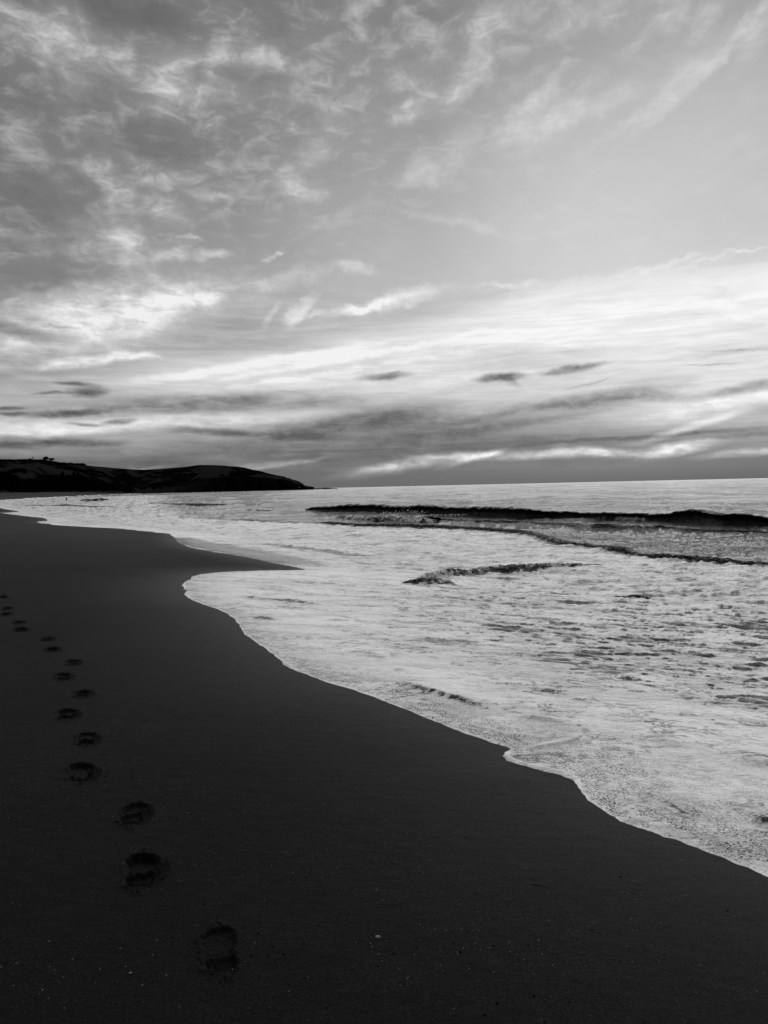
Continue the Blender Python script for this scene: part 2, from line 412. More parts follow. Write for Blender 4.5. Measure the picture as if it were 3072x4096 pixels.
# ------------------------------------------------------------------ materials
def new_mat(name):
    mt = bpy.data.materials.new(name); mt.use_nodes = True
    mt.node_tree.nodes.clear(); q = NT(mt.node_tree)
    o = q.n('ShaderNodeOutputMaterial'); b = q.n('ShaderNodeBsdfPrincipled')
    mt.node_tree.links.new(b.outputs[0], o.inputs['Surface'])
    return mt, q, b
def grey(q, v):
    c = q.n('ShaderNodeCombineColor')
    for i in range(3): q.put(c.inputs[i], v)
    return c.outputs[0]
def wpos(q):
    return q.n('ShaderNodeNewGeometry').outputs['Position']
def attr(q, name):
    a = q.n('ShaderNodeAttribute', attribute_name=name); return a.outputs['Fac']
def bump(q, h, strength, dist, normal=None):
    b = q.n('ShaderNodeBump'); q.put(b.inputs['Height'], h); q.put(b.inputs['Strength'], strength); q.put(b.inputs['Distance'], dist)
    if normal is not None: q.put(b.inputs['Normal'], normal)
    return b.outputs[0]
def simple_mat(name, v, rough=.8, var=.4, scale=3.0, bmp=.3, bd=.02):
    mt, q, b = new_mat(name)
    p = wpos(q)
    n = q.noise(p, scale, 6, .6)
    q.put(b.inputs['Base Color'], grey(q, q.m('MULTIPLY', q.mr(n, .3, .7, 1 - var, 1 + var), v)))
    b.inputs['Roughness'].default_value = rough
    q.put(b.inputs['Normal'], bump(q, n, bmp, bd))
    return mt

def make_sand():
    mt, q, b = new_mat("black_sand")
    p = wpos(q)
    wet = attr(q, 'wet')
    big = q.noise(q.mapping(p, rot=(0, 0, .5), scale=(1, .45, 1)), .55, 5, .6, .4)
    mid = q.noise(p, 9.0, 6, .65)
    gr = q.noise(p, 260.0, 3, .7)
    v = q.m('MULTIPLY', q.mr(big, .3, .7, .80, 1.2), q.mr(mid, .3, .7, .85, 1.15))
    v = q.m('MULTIPLY', v, q.mr(gr, .25, .75, .35, 1.8, smooth=False))
    v = q.m('MULTIPLY', v, q.mr(q.noise(p, 95.0, 2, .6), .32, .68, .25, 1.9, smooth=False))
    v = q.m('MULTIPLY', v, .0060)
    # sand glitter, painted as pale specks in the base colour
    vo = q.n('ShaderNodeTexVoronoi'); q.put(vo.inputs['Vector'], p); vo.inputs['Scale'].default_value = 150
    sc = q.n('ShaderNodeSeparateColor'); q.t.links.new(vo.outputs['Color'], sc.inputs[0])
    patch = q.noise(p, 1.6, 3, .6)
    thr = q.mr(patch, .4, .7, .9975, .985)
    g1 = q.m('MULTIPLY', q.m('GREATER_THAN', sc.outputs[0], thr), q.m('LESS_THAN', vo.outputs['Distance'], .38))
    v = q.mix(g1, v, q.m('MULTIPLY', sc.outputs[1], .22))
    q.put(b.inputs['Base Color'], grey(q, v))
    q.put(b.inputs['Roughness'], q.mix(wet, .85, .62))
    b.inputs['IOR'].default_value = 1.33
    q.put(b.inputs['Specular IOR Level'], q.mix(wet, .16, .26))
    h = q.m('ADD', q.m('MULTIPLY', gr, .0055), q.m('MULTIPLY', q.noise(p, 60, 3, .6), .0045))
    h = q.m('ADD', h, q.m('MULTIPLY', q.noise(q.mapping(p, scale=(1, 2.2, 1)), 7, 4, .6), .008))
    q.put(b.inputs['Normal'], bump(q, h, 1.0, 1.0))
    return mt
SAND = make_sand()

def make_water():
    mt, q, b = new_mat("sea_water")
    p = wpos(q)
    foam = attr(q, 'foam'); lace = attr(q, 'lace'); chop = attr(q, 'chop')
    px_ = q.mapping(p, rot=(0, 0, math.radians(8)), scale=(1, 2.1, 1))
    a1 = q.noise(px_, .9, 7, .62, .8)
    a2 = q.noise(px_, 5.0, 6, .62, .6)
    a3 = q.noise(px_, 26.0, 4, .6, .3)
    fld = q.m('ADD', q.m('MULTIPLY', a1, .45), q.m('ADD', q.m('MULTIPLY', a2, .35), q.m('MULTIPLY', a3, .20)))
    # foam covers where field < threshold
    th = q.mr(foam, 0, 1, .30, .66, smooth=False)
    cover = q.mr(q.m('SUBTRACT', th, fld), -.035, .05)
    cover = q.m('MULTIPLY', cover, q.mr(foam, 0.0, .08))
    # bubble lace near the running edge
    vo = q.n('ShaderNodeTexVoronoi'); vo.feature = 'DISTANCE_TO_EDGE'; q.put(vo.inputs['Vector'], q.vm('ADD', p, q.vm('SCALE', q.noise(p, 14, 2, .5, color=True), None))); vo.inputs['Scale'].default_value = 44
    vo.inputs['Vector'].links[0].from_node.inputs[1].links[0].from_node.inputs['Scale'].default_value = .06
    vo2 = q.n('ShaderNodeTexVoronoi'); q.put(vo2.inputs['Vector'], p); vo2.inputs['Scale'].default_value = 95
    hole = q.m('MULTIPLY', q.mr(vo.outputs['Distance'], .09, .26), q.mr(q.noise(p, 9, 4, .6), .38, .54))
    cover = q.m('MULTIPLY', cover, q.m('SUBTRACT', 1.0, q.m('MULTIPLY', hole, q.m('MULTIPLY', lace, .95))))
    # dark ripple faces painted into the foam colour as short broken streaks, two sizes
    def ripple_streaks(scale, seed, wd):
        n_ = q.noise(q.mapping(p, loc=(seed, seed, 0), rot=(0, 0, .12), scale=(1, 1.9, 1)), scale, 6, .66, .7)
        ln_ = q.mr(q.m('ABSOLUTE', q.m('SUBTRACT', n_, .5)), 0.0, wd, 1.0, 0.0)
        return q.m('MULTIPLY', ln_, q.mr(q.noise(q.mapping(p, loc=(seed * 2, 1, 0), scale=(1, 1.6, 1)), scale * .55, 5, .65), .48, .58))
    ripple_dark = q.m('MAXIMUM', ripple_streaks(2.3, 3.0, .034), q.m('MULTIPLY', ripple_streaks(6.0, 8.0, .034), .42))
    ripple_dark = q.m('MULTIPLY', ripple_dark, q.mr(foam, .98, .80, .35, 1.0))
    cover = q.m('MULTIPLY', cover, q.m('SUBTRACT', 1.0, q.m('MULTIPLY', ripple_dark, .97)))
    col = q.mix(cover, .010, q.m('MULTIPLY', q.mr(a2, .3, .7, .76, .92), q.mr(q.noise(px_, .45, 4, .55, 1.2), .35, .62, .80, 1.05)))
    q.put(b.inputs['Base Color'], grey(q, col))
    q.put(b.inputs['Roughness'], q.mix(cover, .10, .27))
    b.inputs['IOR'].default_value = 1.333
    q.put(b.inputs['Specular IOR Level'], q.mix(cover, .5, .55))
    # ripples
    c1 = q.noise(q.mapping(p, rot=(0, 0, .15), scale=(1, 2.2, 1)), 1.1, 5, .6, .6)
    c2 = q.noise(q.mapping(p, rot=(0, 0, -.2), scale=(1, 1.9, 1)), 6.0, 5, .62, .4)
    c0 = q.noise(q.mapping(p, rot=(0, 0, .1), scale=(1, 1.8, 1)), .06, 8, .56, .5)
    h = q.m('ADD', q.m('MULTIPLY', q.m('MULTIPLY', c0, 4.0), q.m('MULTIPLY', chop, chop)), q.m('MULTIPLY', q.m('MULTIPLY', c1, .36), chop))
    h = q.m('ADD', h, q.m('MULTIPLY', q.m('MULTIPLY', c2, .045), q.mix(chop, .5, 1.2)))
    h = q.m('ADD', h, q.m('MULTIPLY', q.m('MULTIPLY', a3, .007), 1.0))
    h = q.m('ADD', h, q.m('MULTIPLY', q.m('MULTIPLY', q.m('SMOOTH_MIN', vo2.outputs['Distance'], .7, .2), -.012), lace))
    h = q.m('ADD', h, q.m('MULTIPLY', cover, .006))
    q.put(b.inputs['Normal'], bump(q, h, 1.0, 1.0))
    return mt
WATER = make_water()

# ------------------------------------------------------------------ footprints: where they are
FP = [  # px, py, heading(deg, + = left), toe-out, size, depth, label
 (881, 3800, 20, 1.0, 'nearest footprint, a shallow print split into sole and heel'),
 (568, 3482, 12, 1.12, 'second nearest footprint, broad with a broken crust along its right rim'),
 (537, 3257, 14, .95, 'third footprint from the viewer, with a cracked slab standing across its middle'),
 (325, 3090, 18, 1.05, 'wide ragged footprint left of the trail line, fourth from the viewer'),
 (346, 2956, 18, .92, 'footprint with crumbs trailing off its right end, fifth from the viewer'),
 (268, 2858, 22, 1.0, 'sixth footprint from the viewer, its left rim broken open'),
 (329, 2778, 20, .92, 'footprint furthest right in the middle of the trail, with crumbs kicked to the right'),
 (253, 2708, 22, .95, 'eighth footprint from the viewer, with a double shadow line below it'),
 (291, 2651, 22, .85, 'thin footprint on the right side of the trail, ninth from the viewer'),
 (207, 2599, 24, .95, 'tenth footprint from the viewer, with scattered crumbs on its right'),
 (188, 2557, 24, .85, 'faint narrow footprint on the far half of the trail, eleventh from the viewer'),
 (82, 2519, 24, 1.0, 'dark footprint twelfth from the viewer, the nearer of a close pair'),
 (74, 2490, 24, .9, 'footprint thirteenth from the viewer, the farther of a close pair'),
 (21, 2458, 24, .95, 'footprint at the left picture edge, just below a thinner one'),
 (27, 2436, 24, .85, 'thin footprint near the left picture edge, second farthest of the trail'),
 (8, 2389, 24, .95, 'farthest footprint, cut by the left picture edge')]
FPW = []
for (a, b_, hd, sz, lb) in FP:
    x, y = hit(a, b_, Hs)
    FPW.append((x, y, math.radians(hd), sz, lb))

# ------------------------------------------------------------------ sand sheet
def az_samples(nd, lim_l, lim_r):
    dense = np.linspace(lim_l, lim_r, nd)
    step = dense[1] - dense[0]
    outs = []
    a = lim_r; st = step
    while a < math.pi - .001 - (math.pi - abs(lim_l)) * 0 and a < lim_r + (2 * math.pi - (lim_r - lim_l)) / 2:
        st = min(st * 1.15, .12); a += st; outs.append(a)
    outs_r = np.array(outs[:-1]) if len(outs) > 1 else np.array([])
    outs = []; a = lim_l; st = step
    while a > lim_l - (2 * math.pi - (lim_r - lim_l)) / 2:
        st = min(st * 1.15, .12); a -= st; outs.append(a)
    outs_l = np.array(outs[:-1])[::-1]
    return np.concatenate([outs_l, dense, outs_r])
AZ = az_samples(560, -.62, .62)
rr = [0.0, .3, .6, .9, 1.2, 1.5]
r = 1.7
while r < 1800:
    rr.append(r); r += max(.006, min(r * r / (1.9 * 560) * 1.0, r * .06))
RR = np.array(rr)
A2, R2 = np.meshgrid(AZ, RR)
X = R2 * np.sin(A2); Y = R2 * np.cos(A2)
Z = Hs(X, Y)
near = (X ** 2 + Y ** 2) < 160 ** 2
dsh = np.full(X.shape, -50.0)
rows_n = RR < 160
d_, _ = seg_dist(X[rows_n], Y[rows_n], SHORE); dsh[rows_n] = d_
for (x, y, hd, sz, lb) in FPW:
    cx, cy = -math.sin(hd), math.cos(hd)
    u = (X - x) * cx + (Y - y) * cy; v = (X - x) * cy - (Y - y) * cx
    q = (u / (.185 * sz)) ** 2 + (v / (.108 * sz)) ** 2
    Z = Z - .075 * sstep(-q, -1.0, -.72)
# low irregular relief of a beach washed smooth
ln = R2 < 60
Z = Z + np.where(ln, .004 * fbm(X * 1.7, Y * 2.6, 4, 11) + .0022 * fbm(X * 9, Y * 13, 3, 12), 0)
# sand stays below the water further out
Z = np.where(dsh > .6, Z - .03, Z)
wet = np.clip(1.0 - np.maximum(-dsh, 0) / 2.6, 0, 1) ** 1.5
wet = np.maximum(wet, sstep(R2, 12, 45) * .45)
keep = (Sdist(X, Y) < 40)
me = grid_mesh("sand", X, Y, Z, keep, {'wet': wet}, wrap=True)
sand = tag(link("sand", me, SAND), kind='structure')
sand['label'] = 'black sand beach sloping down to the water'

# ------------------------------------------------------------------ water sheet
FRONTS = [ # polyline px, height, width front, width back, foamy
 (z4([(262,262),(340,272),(430,290),(500,305),(560,318),(620,322),(700,325),(780,335),(860,345),(950,360),(1040,368)]), .055, .04, .30),
 (z4([(520,392),(545,405),(600,412),(650,418),(740,432)]), .045, .05, .30),
 (z4([(445,15),(560,28),(650,42),(750,55),(850,68),(930,78),(1000,92),(1080,100),(1150,103),(1220,108)]), .09, .08, .45),
 (z5([(-220,130),(-100,165),(50,205),(150,235),(250,265),(380,290)]), .05, .05, .22),
 (z5([(380,315),(500,325),(620,345),(750,360)]), .03, .04, .16),
 (z5([(418,482),(520,467),(640,452),(720,438),(755,415),(785,392)]), .022, .015, .20),
 (z5([(752,385),(775,391),(800,385)]), .05, .03, .07),
 (z5([(690,235),(760,243),(850,268)]), .06, .07, .25),
 (z5([(490,192),(620,205),(700,215)]), .045, .05, .2),
 (z5([(1420,522),(1520,540),(1600,552),(1700,568),(1850,585)]), .085, .09, .35),
 (z5([(870,650),(1000,665),(1100,700),(1200,745),(1300,765),(1390,785)]), .022, .06, .20),
 (z5([(1560,815),(1620,815),(1700,835),(1800,850)]), .045, .05, .18),
 (z5([(1080,455),(1180,460),(1320,475)]), .05, .07, .25),
 (z5([(820,45),(900,55),(1000,60)]), .05, .06, .25),
 (z5([(900,140),(980,146),(1060,150)]), .06, .06, .25),
 (z5([(1480,240),(1580,262),(1700,280)]), .06, .07, .25),
 (z3([(560,462),(620,470),(700,478)]), .05, .07, .3),
 (z3([(990,452),(1040,448),(1080,452)]), .06, .08, .3),
 (z3([(1250,450),(1330,452),(1400,456)]), .06, .08, .3),
 (z3([(820,470),(870,466),(905,468)]), .05, .07, .3),
 (z4([(960,570),(1060,590),(1160,608),(1240,630)]), .035, .04, .16),
 (z4([(1230,680),(1280,678),(1340,692)]), .05, .05, .16)]
WR = [1.2]
r = 1.2
while r < 40000:
    r += max(.008, min(r * r / (2.4 * 800) * .85, r * .05)); WR.append(r)
WR = np.array(WR)
AZW = az_samples(900, -.58, .60)
A2, R2 = np.meshgrid(AZW, WR)
X = R2 * np.sin(A2); Y = R2 * np.cos(A2)
nearrow = WR < 2200
D = np.full(X.shape, 500.0)
D[nearrow], _ = seg_dist(X[nearrow], Y[nearrow], SHORE)
Sd = Sdist(X, Y)
H = Hs(X, Y)
D = D + np.where(R2 < 40, .012 * fbm(X * 14, Y * 16, 3, 55) + .03 * fbm(X * 2.5, Y * 3, 2, 57) * (R2 > 8), 0)
film = np.where(D > 0, .008 * (1 - np.exp(-np.maximum(D, 0) / .012)) + .03 * (1 - np.exp(-np.maximum(D, 0) / 1.6)), np.maximum(D * .5, -.08))
Zs = np.where(D > 0, smax(H + film, 0 * X, .2), H + film)
inn = sstep(D, .05, .9)
rimn = -.05 + .75 * fbm(X * 1.1, Y * 1.1, 3, 88)
for (cx_, cy_), rd_ in zip([hit(a, b, Hs) for a, b in z5([(400, 520), (560, 580), (690, 612)]) + z4([(170, 240), (240, 195), (200, 310), (700, 655)])], (.16, .16, .16, .6, .6, .5, .15)):
    rimn = rimn + .9 * np.exp(-((X - cx_) ** 2 + (Y - cy_) ** 2) / rd_ ** 2)
rimn = np.clip(rimn, 0, 1.1)
Zs = Zs + .010 * np.clip(rimn, 0, 1.4) * np.exp(-((D - .035) / .028) ** 2) * (R2 < 30)
# wavelets, larger seaward; crests lie across the view
rip = fbm(X * 2.3 + .9 * fbm(X * 1.1, Y * 1.3, 2, 40), Y * 6.0 + .8 * fbm(X * .9 + 7, Y * 1.2, 2, 41), 5, 21, .60, ridged=True)
rip2 = fbm(X * .8, Y * 2.1, 4, 25, .55, ridged=True)
rip3 = fbm(X * .22, Y * .5, 4, 29, .55)
lf = R2 / 40.0
g_near = sstep(D, .3, 7)
seaw = sstep(Sd, 14, 26)
Zs = Zs + inn * (rip * (.0055 + .024 * g_near + .024 * seaw) * (R2 < 120) + rip2 * (.010 + .050 * g_near + .05 * sstep(Sd, 6, 11) + .05 * seaw) * (R2 < 400) + rip3 * (.0 + .03 * g_near + .14 * seaw))
Zs = Zs + inn * sstep(R2, 60, 120) * .26 * fbm(X * .10, Y * .16, 5, 33, .6, ridged=True) * sstep(D, 5, 40)
fr_foam = np.zeros(X.shape); face_shade = np.zeros(X.shape); Zrip = Zs.copy()
far_ = sstep(R2, 45, 110) * sstep(D, 5, 40)
for lam, am in ((3, .07), (6, .11), (12, .15), (24, .18), (60, .22), (130, .25)):
    Zs = Zs + far_ * am * (1 - 2 * np.abs(perlin(X / lam + .3 * perlin(X / lam / 2, Y / lam / 2, 3), Y / (lam * .6), int(50 + lam)))) * (R2 < lam * 400)
dzdr = np.gradient(Zs, axis=0) / np.gradient(R2, axis=0)
nn_ = (R2 < 70)
rws = WR < 70
for fi, (pl, hgt, wf, wb) in enumerate(FRONTS):
    if fi in (0, 1, 2, 3, 5): hgt *= 1.7
    P = [hit(a, b, Wbase) for a, b in pl]
    P = np.array([p for p in P if p is not None]); P = np.array([[np.interp(u_, np.arange(len(P)), P[:, 0]), np.interp(u_, np.arange(len(P)), P[:, 1])] for u_ in np.linspace(0, len(P) - 1, 40)]); P[2:-2] = (P[:-4] + P[1:-3] + P[2:-2] + P[3:-1] + P[4:]) / 5
    dd, par = seg_dist(X[rws], Y[rws], P)
    # travelling left to right in the picture, the viewer's side is to the right (positive)
    tap = sstep(np.minimum(par, 1 - par), 0, .42)
    jit = 1 + .3 * perlin(X[rws] * 3, Y[rws] * 3, 44)
    wf_ = np.maximum(wf * .8, R2[rws] ** 2 / (1900. if fi < 3 else 2600.)); hgt = max(hgt, .05)
    prof = np.where(dd > 0, np.exp(-(dd / wf_) ** 2), np.exp(-(dd / (wb * .7)) ** 2))
    Zs[rws] += hgt * .60 * prof * tap * jit
    if fi != 5: face_shade[rws] = np.maximum(face_shade[rws], np.exp(-((dd - wf_ * .8) / (wf_ * .7)) ** 2) * tap * (.52 if fi < 3 else .27 if fi < 5 else .22) * np.clip(.9 + (.5 if fi < 3 else 1.3) * perlin(X[rws] * 5, Y[rws] * 12, 45), .1, 1.4))  # shade of the ripple fronts, painted in as darker foam
    if fi in (0, 1, 2, 5, 6): fr_foam[rws] = np.maximum(fr_foam[rws], np.exp(-((dd + .02) / (.03 + .5 * wf)) ** 2) * tap)
# foam cover
f = .90 - .14 * sstep(D, .8, 5)
f = f - .04 * sstep(Sd, 9, 14)
f = f - .20 * sstep(fbm(X * .6, Y * 1.3, 4, 63), .0, .4) * sstep(D, .5, 2.5)
behind = sstep(R2, 23, 33)
bore = np.array([hit(a, b, Wbase) for a, b in z1([(600, 345)]) + zr([(0,215),(200,222),(400,240),(700,245),(1000,255),(1300,268),(1500,285),(1659,300)]) + [(2137,2159),(2216,2187),(2329,2191)] + zb([(180,475),(370,518),(640,558),(1000,580),(1300,605),(1659,635),(1900,660),(2400,720)])])
db, _ = seg_dist(X[nearrow], Y[nearrow], bore)
sea = np.zeros(X.shape); sea[nearrow] = sstep(-db, -.3, .8); sea[~nearrow] = 1
leftfade = 1 - sstep(-X / np.maximum(Y, 1), .16, .30) * (1 - sstep(D, 12, 30))
sea = sea * leftfade * (D > 4) * (1 - .9 * sstep(-X / np.maximum(Y, 1), .22, .34) * (R2 < 600))
f = f * (1 - sea) + sea * (.10 - .10 * sstep(R2, 60, 100))
f = f + .12 * fbm(X * .35, Y * .8, 4, 61) * (1 - sea * .3)
# thin clear film on the wet sand behind the spit
spit = np.array([hit(a, b, Wbase) for a, b in z4([(100,0),(260,35),(420,62),(600,98),(760,135),(900,158),(1020,172)])])
ds, _ = seg_dist(X[rws], Y[rws], spit)
film_clear = np.zeros(X.shape); film_clear[rws] = np.exp(-(np.maximum(np.abs(ds) - .2, 0) / 1.1) ** 2) * sstep(R2[rws], 22, 26)
f = f * (1 - .95 * film_clear)
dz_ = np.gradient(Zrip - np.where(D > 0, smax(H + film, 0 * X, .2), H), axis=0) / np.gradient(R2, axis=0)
f = f - .72 * sstep(dz_, .06, .42) * sstep(D, .25, 1.2) * (1 - sea)     # relief shade put into the foam: darker on faces turned to the viewer
f = np.clip(f - face_shade + .5 * fr_foam * (1 - np.minimum(face_shade, 1)) + .4 * (D < .05 * rimn) * (D > 0) * (R2 < 30), 0, 1)
lace = np.exp(-np.maximum(D - .15, 0) / (.35 + .5 * sstep(X, .2, 1.8))) * (R2 < 40)
lace = lace * sstep(D, .005 + .04 * rimn, .02 + .06 * rimn)
lace = lace * (1 - fr_foam)
lace = np.clip(lace * (1 + .8 * fbm(X * 1.5, Y * 2.5, 3, 71)), 0, 1) 
chop = (.65 + .6 * sstep(fbm(X / 25, Y / 60, 3, 66), -.25, .3)) * np.clip(.12 + .35 * g_near + .5 * sea, 0, 1) * inn * (1 - .9 * film_clear) 
keep = (D > -.25)
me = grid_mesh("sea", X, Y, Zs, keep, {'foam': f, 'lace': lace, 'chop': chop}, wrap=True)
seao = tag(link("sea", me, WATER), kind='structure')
seao['label'] = 'foamy sea water washing up the beach'

# ------------------------------------------------------------------ waves as ridges
def catmull(P, n):
    P = np.array(P, float); P = np.vstack([2 * P[0] - P[1], P, 2 * P[-1] - P[-2]])
    seglen = np.linalg.norm(np.diff(P[1:-1, :2], axis=0), axis=1); cum = np.concatenate([[0], np.cumsum(seglen)])
    out = []
    for s in np.linspace(0, cum[-1] - 1e-6, n):
        i = int(np.searchsorted(cum, s, side='right') - 1); t = (s - cum[i]) / max(seglen[i], 1e-9)
        p0, p1, p2, p3 = P[i], P[i + 1], P[i + 2], P[i + 3]
        out.append(.5 * ((2 * p1) + (-p0 + p2) * t + (2 * p0 - 5 * p1 + 4 * p2 - p3) * t * t + (-p0 + 3 * p1 - 3 * p2 + p3) * t ** 3))
    return np.array(out), cum[-1]
PROF_CURL = [(-9, -.10), (-6, .0), (-4, .16), (-2.4, .45), (-1.3, .76), (-.6, .94), (-.15, 1.0), (.08, .985), (.20, .93), (.17, .84), (.05, .70), (0.0, .52), (.08, .34), (.28, .16), (.62, .04), (1.1, -.03), (1.6, -.12)]
PROF_SOFT = [(-7, -.12), (-4.5, .02), (-3, .2), (-1.8, .52), (-.9, .84), (-.3, .98), (0, 1.0), (.25, .9), (.45, .68), (.65, .42), (.95, .18), (1.3, .04), (1.8, -.05), (2.2, -.14)]
PROF_BORE = [(-6, -.15), (-4, .1), (-2.6, .5), (-1.4, .85), (-.6, 1.0), (-.1, .95), (.2, .75), (.38, .45), (.5, .2), (.56, .0), (.6, -.3)]
def ridge(name, top_px, base_px, prof, label, cat='wave', n=500, m_=60, foam=0.0, rough=.05, widthk=1.0, group=None, fine=1.0, ends=.10, foam_fn=None, chopv=.5, zoff=0.0):
    """top_px and base_px: crest and foot of the face, traced left to right"""
    bx = [p[0] for p in base_px]; by = [p[1] for p in base_px]
    tx = [p[0] for p in top_px]; ty = [p[1] for p in top_px]
    xs = np.linspace(max(min(bx), min(tx)), min(max(bx), max(tx)), 40)
    pts = []
    for x in xs:
        yb = float(np.interp(x, bx, by)); yt = float(np.interp(x, tx, ty))
        p = hit(x, yb, Wbase); d = ray(x, yt); R = math.hypot(*p)
        # crest stands a little behind the foot
        base_z = float(Wbase(np.array([p[0]]), np.array([p[1]]))[0])
        h = .3
        for _ in range(6):
            Rc = R + h * .9 * widthk
            h = max(.03, EYE + d.z / math.hypot(d.x, d.y) * Rc - base_z)
        pts.append((p[0], p[1], h, base_z))
    C, L = catmull(pts, n)
    tang = np.gradient(C[:, :2], axis=0); tang /= np.linalg.norm(tang, axis=1)[:, None] + 1e-9
    front = np.stack([tang[:, 1], -tang[:, 0]], -1)      # right of travel = towards the viewer
    front_s = np.array([np.convolve(np.pad(front[:, k], 25, 'edge'), np.ones(51) / 51, 'valid') for k in range(2)]).T
    front_s /= np.linalg.norm(front_s, axis=1)[:, None]
    hh = C[:, 2]
    u = np.linspace(0, 1, n)
    tap = sstep(np.minimum(u, 1 - u), 0, ends)
    pa = np.array(prof); k = np.linspace(0, len(pa) - 1, m_)
    s_ = np.interp(k, np.arange(len(pa)), pa[:, 0]); z_ = np.interp(k, np.arange(len(pa)), pa[:, 1])
    ker = np.array([1, 2, 3, 2, 1]) / 9.0
    s_[2:-2] = np.convolve(s_, ker, 'valid'); z_[2:-2] = np.convolve(z_, ker, 'valid')
    Hh = hh[:, None] * tap[:, None]
    off = s_[None, :] * Hh * widthk - .9 * widthk * hh[:, None] * 0
    # foot of the face lies on the traced base line
    foot = 1.0 * widthk * Hh
    Xr = C[:, 0][:, None] + front_s[:, 0][:, None] * (off - foot)
    Yr = C[:, 1][:, None] + front_s[:, 1][:, None] * (off - foot)
    al = (u * L)[:, None]
    ph = perlin(al / (1.5 * fine) + 0 * s_[None, :], s_[None, :] * .7 + 0 * al, 81)
    hn = fbm(al / (.6 * fine) + s_[None, :] * .5, s_[None, :] * 2.2 + 0 * al, 4, 83)
    Zr = C[:, 3][:, None] + zoff + Hh * z_[None, :] * (1 + .10 * ph) - .03 * (1 - tap[:, None])
    amp = rough * np.clip(z_[None, :] + .15, 0, 1)
    Zr = Zr + amp * hn
    gx = amp * fbm(al / (.5 * fine), s_[None, :] * 3 + 0 * al, 3, 85) * 1.2
    Xr += front_s[:, 0][:, None] * gx; Yr += front_s[:, 1][:, None] * gx
    fo = np.full(Xr.shape, foam, float)
    if foam_fn is not None: fo = foam_fn(u[:, None] + 0 * s_[None, :], s_[None, :] + 0 * al, z_[None, :] + 0 * al, al + 0 * s_[None, :], fo)
    me = grid_mesh(name, Xr.T[::-1], Yr.T[::-1], Zr.T[::-1], None, {'foam': np.clip(fo, 0, 1).T[::-1], 'lace': 0 * fo.T, 'chop': np.full(fo.T.shape, chopv)})
    # normals must look up
    o = link(name, me, WATER)
    return tag(o, label, cat, group)

main_top = [(1120, 2050)] + zr([(0,105),(80,85),(220,85),(280,72),(440,70),(560,72),(640,90),(740,80),(820,76),(900,76),(1000,88),(1100,92),(1250,88),(1400,92),(1659,100)]) + [(2200, 2042)] + zb([(0,148),(120,155),(200,148),(380,152),(480,155),(600,162),(700,160),(780,145),(850,122),(930,122),(1000,140),(1100,155),(1250,162),(1420,155),(1500,165),(1659,180),(1900,190),(2300,215)])
main_base = [(1120, 2056)] + zr([(0,130),(200,150),(470,156),(800,164),(1100,172),(1400,187),(1659,195)]) + zb([(0,215),(200,235),(500,240),(800,255),(900,262),(1010,270),(1200,283),(1400,287),(1659,290),(1900,300),(2300,325)])
def cf(u, s, z, al, fo): return np.clip(.46 + .5 * (1 - sstep(np.minimum(u, 1 - u), 0, .3)) + .45 * sstep(-s, -.1, 1.2) + .45 * sstep(s, .9, 1.6) + .5 * fbm(al * 2.5 + s, s * 2.0, 4, 95), 0, 1)
def mf(u, s, z, al, fo):
    # the short stretch where the lip has thrown over: pale water inside the dark face
    px_u = (u * (3370 - 1120) + 1120)
    a = np.exp(-((px_u - 2840) / 75) ** 2) * np.exp(-((z - .42) / .28) ** 2) * (s > -.3)
    sheen_ = .5 * np.exp(-(z / .22) ** 2) * (s > .05) * sstep(perlin(al * .12, 0 * al + .5, 71) + .25 * (1 - u), -.1, .35) * (.5 + fbm(al * .8, s * 3, 3, 72))  # silvery sheen along the lower face, painted in as pale foam
    return np.clip(a * .75 - .05 + sheen_ + .40 * (1 - sstep(u, .06, .16)) * (.6 + fbm(al * 1.5, s * 2, 3, 98)), 0, 1)
ridge("breaking_wave", main_top, main_base, PROF_CURL, 'long dark wave rearing up beyond the surf, its face black against the bright sea', n=1600, m_=90, rough=.10, foam=0, foam_fn=mf, ends=.09, chopv=.9, fine=.55)
# second swell line in front of it
ridge("small_wave", zr([(900,172),(1100,176),(1250,185),(1450,182),(1659,195)]) + zb([(0,240),(150,245),(300,243),(400,257),(500,252),(700,255),(780,265),(900,272),(1000,287),(1300,293),(1659,305),(2000,320)]),
      zr([(900,190),(1100,197),(1300,212),(1659,215)]) + zb([(0,285),(150,306),(350,300),(550,318),(750,300),(900,318),(1100,332),(1400,330),(1659,330),(2000,350)]), PROF_SOFT,
      'low dark swell rolling just in front of the long breaking wave', n=900, m_=50, rough=.06, foam=.0, widthk=.9, chopv=.35)
# white water churned up in front of the left half of the wave
def bf(u, s, z, al, fo): return .55 + .35 * fbm(al * .8, s * 1.5, 4, 90)
ridge("whitewater", zr([(180,158),(320,155),(450,160),(600,152),(700,160),(800,154),(900,158),(1000,160),(1090,172)]), zr([(180,185),(320,190),(500,205),(700,210),(900,215),(1090,205)]), PROF_BORE,
      'churned grey whitewater with spray along its top below the left half of the long wave', 'surf', n=700, m_=40, rough=.16, foam_fn=bf, widthk=1.6, fine=.7, chopv=1.0)
bt = zr([(0,203),(200,198),(400,212),(700,212),(1000,222),(1300,238),(1500,252),(1659,266)]) + [(2137,2138),(2216,2162),(2300,2173)] + zb([(180,435),(300,435),(500,500),(700,505),(830,515),(980,520),(1150,540),(1300,550),(1480,575),(1659,580),(1900,605),(2300,650)])
bb = zr([(0,213),(200,220),(400,238),(700,244),(1000,254),(1300,268),(1500,284),(1659,300)]) + [(2137,2159),(2216,2187),(2300,2191)] + zb([(100,455),(180,475),(240,500),(370,518),(490,522),(520,548),(640,558),(820,577),(1000,582),(1100,600),(1300,606),(1450,620),(1659,635),(1900,662),(2300,715)])
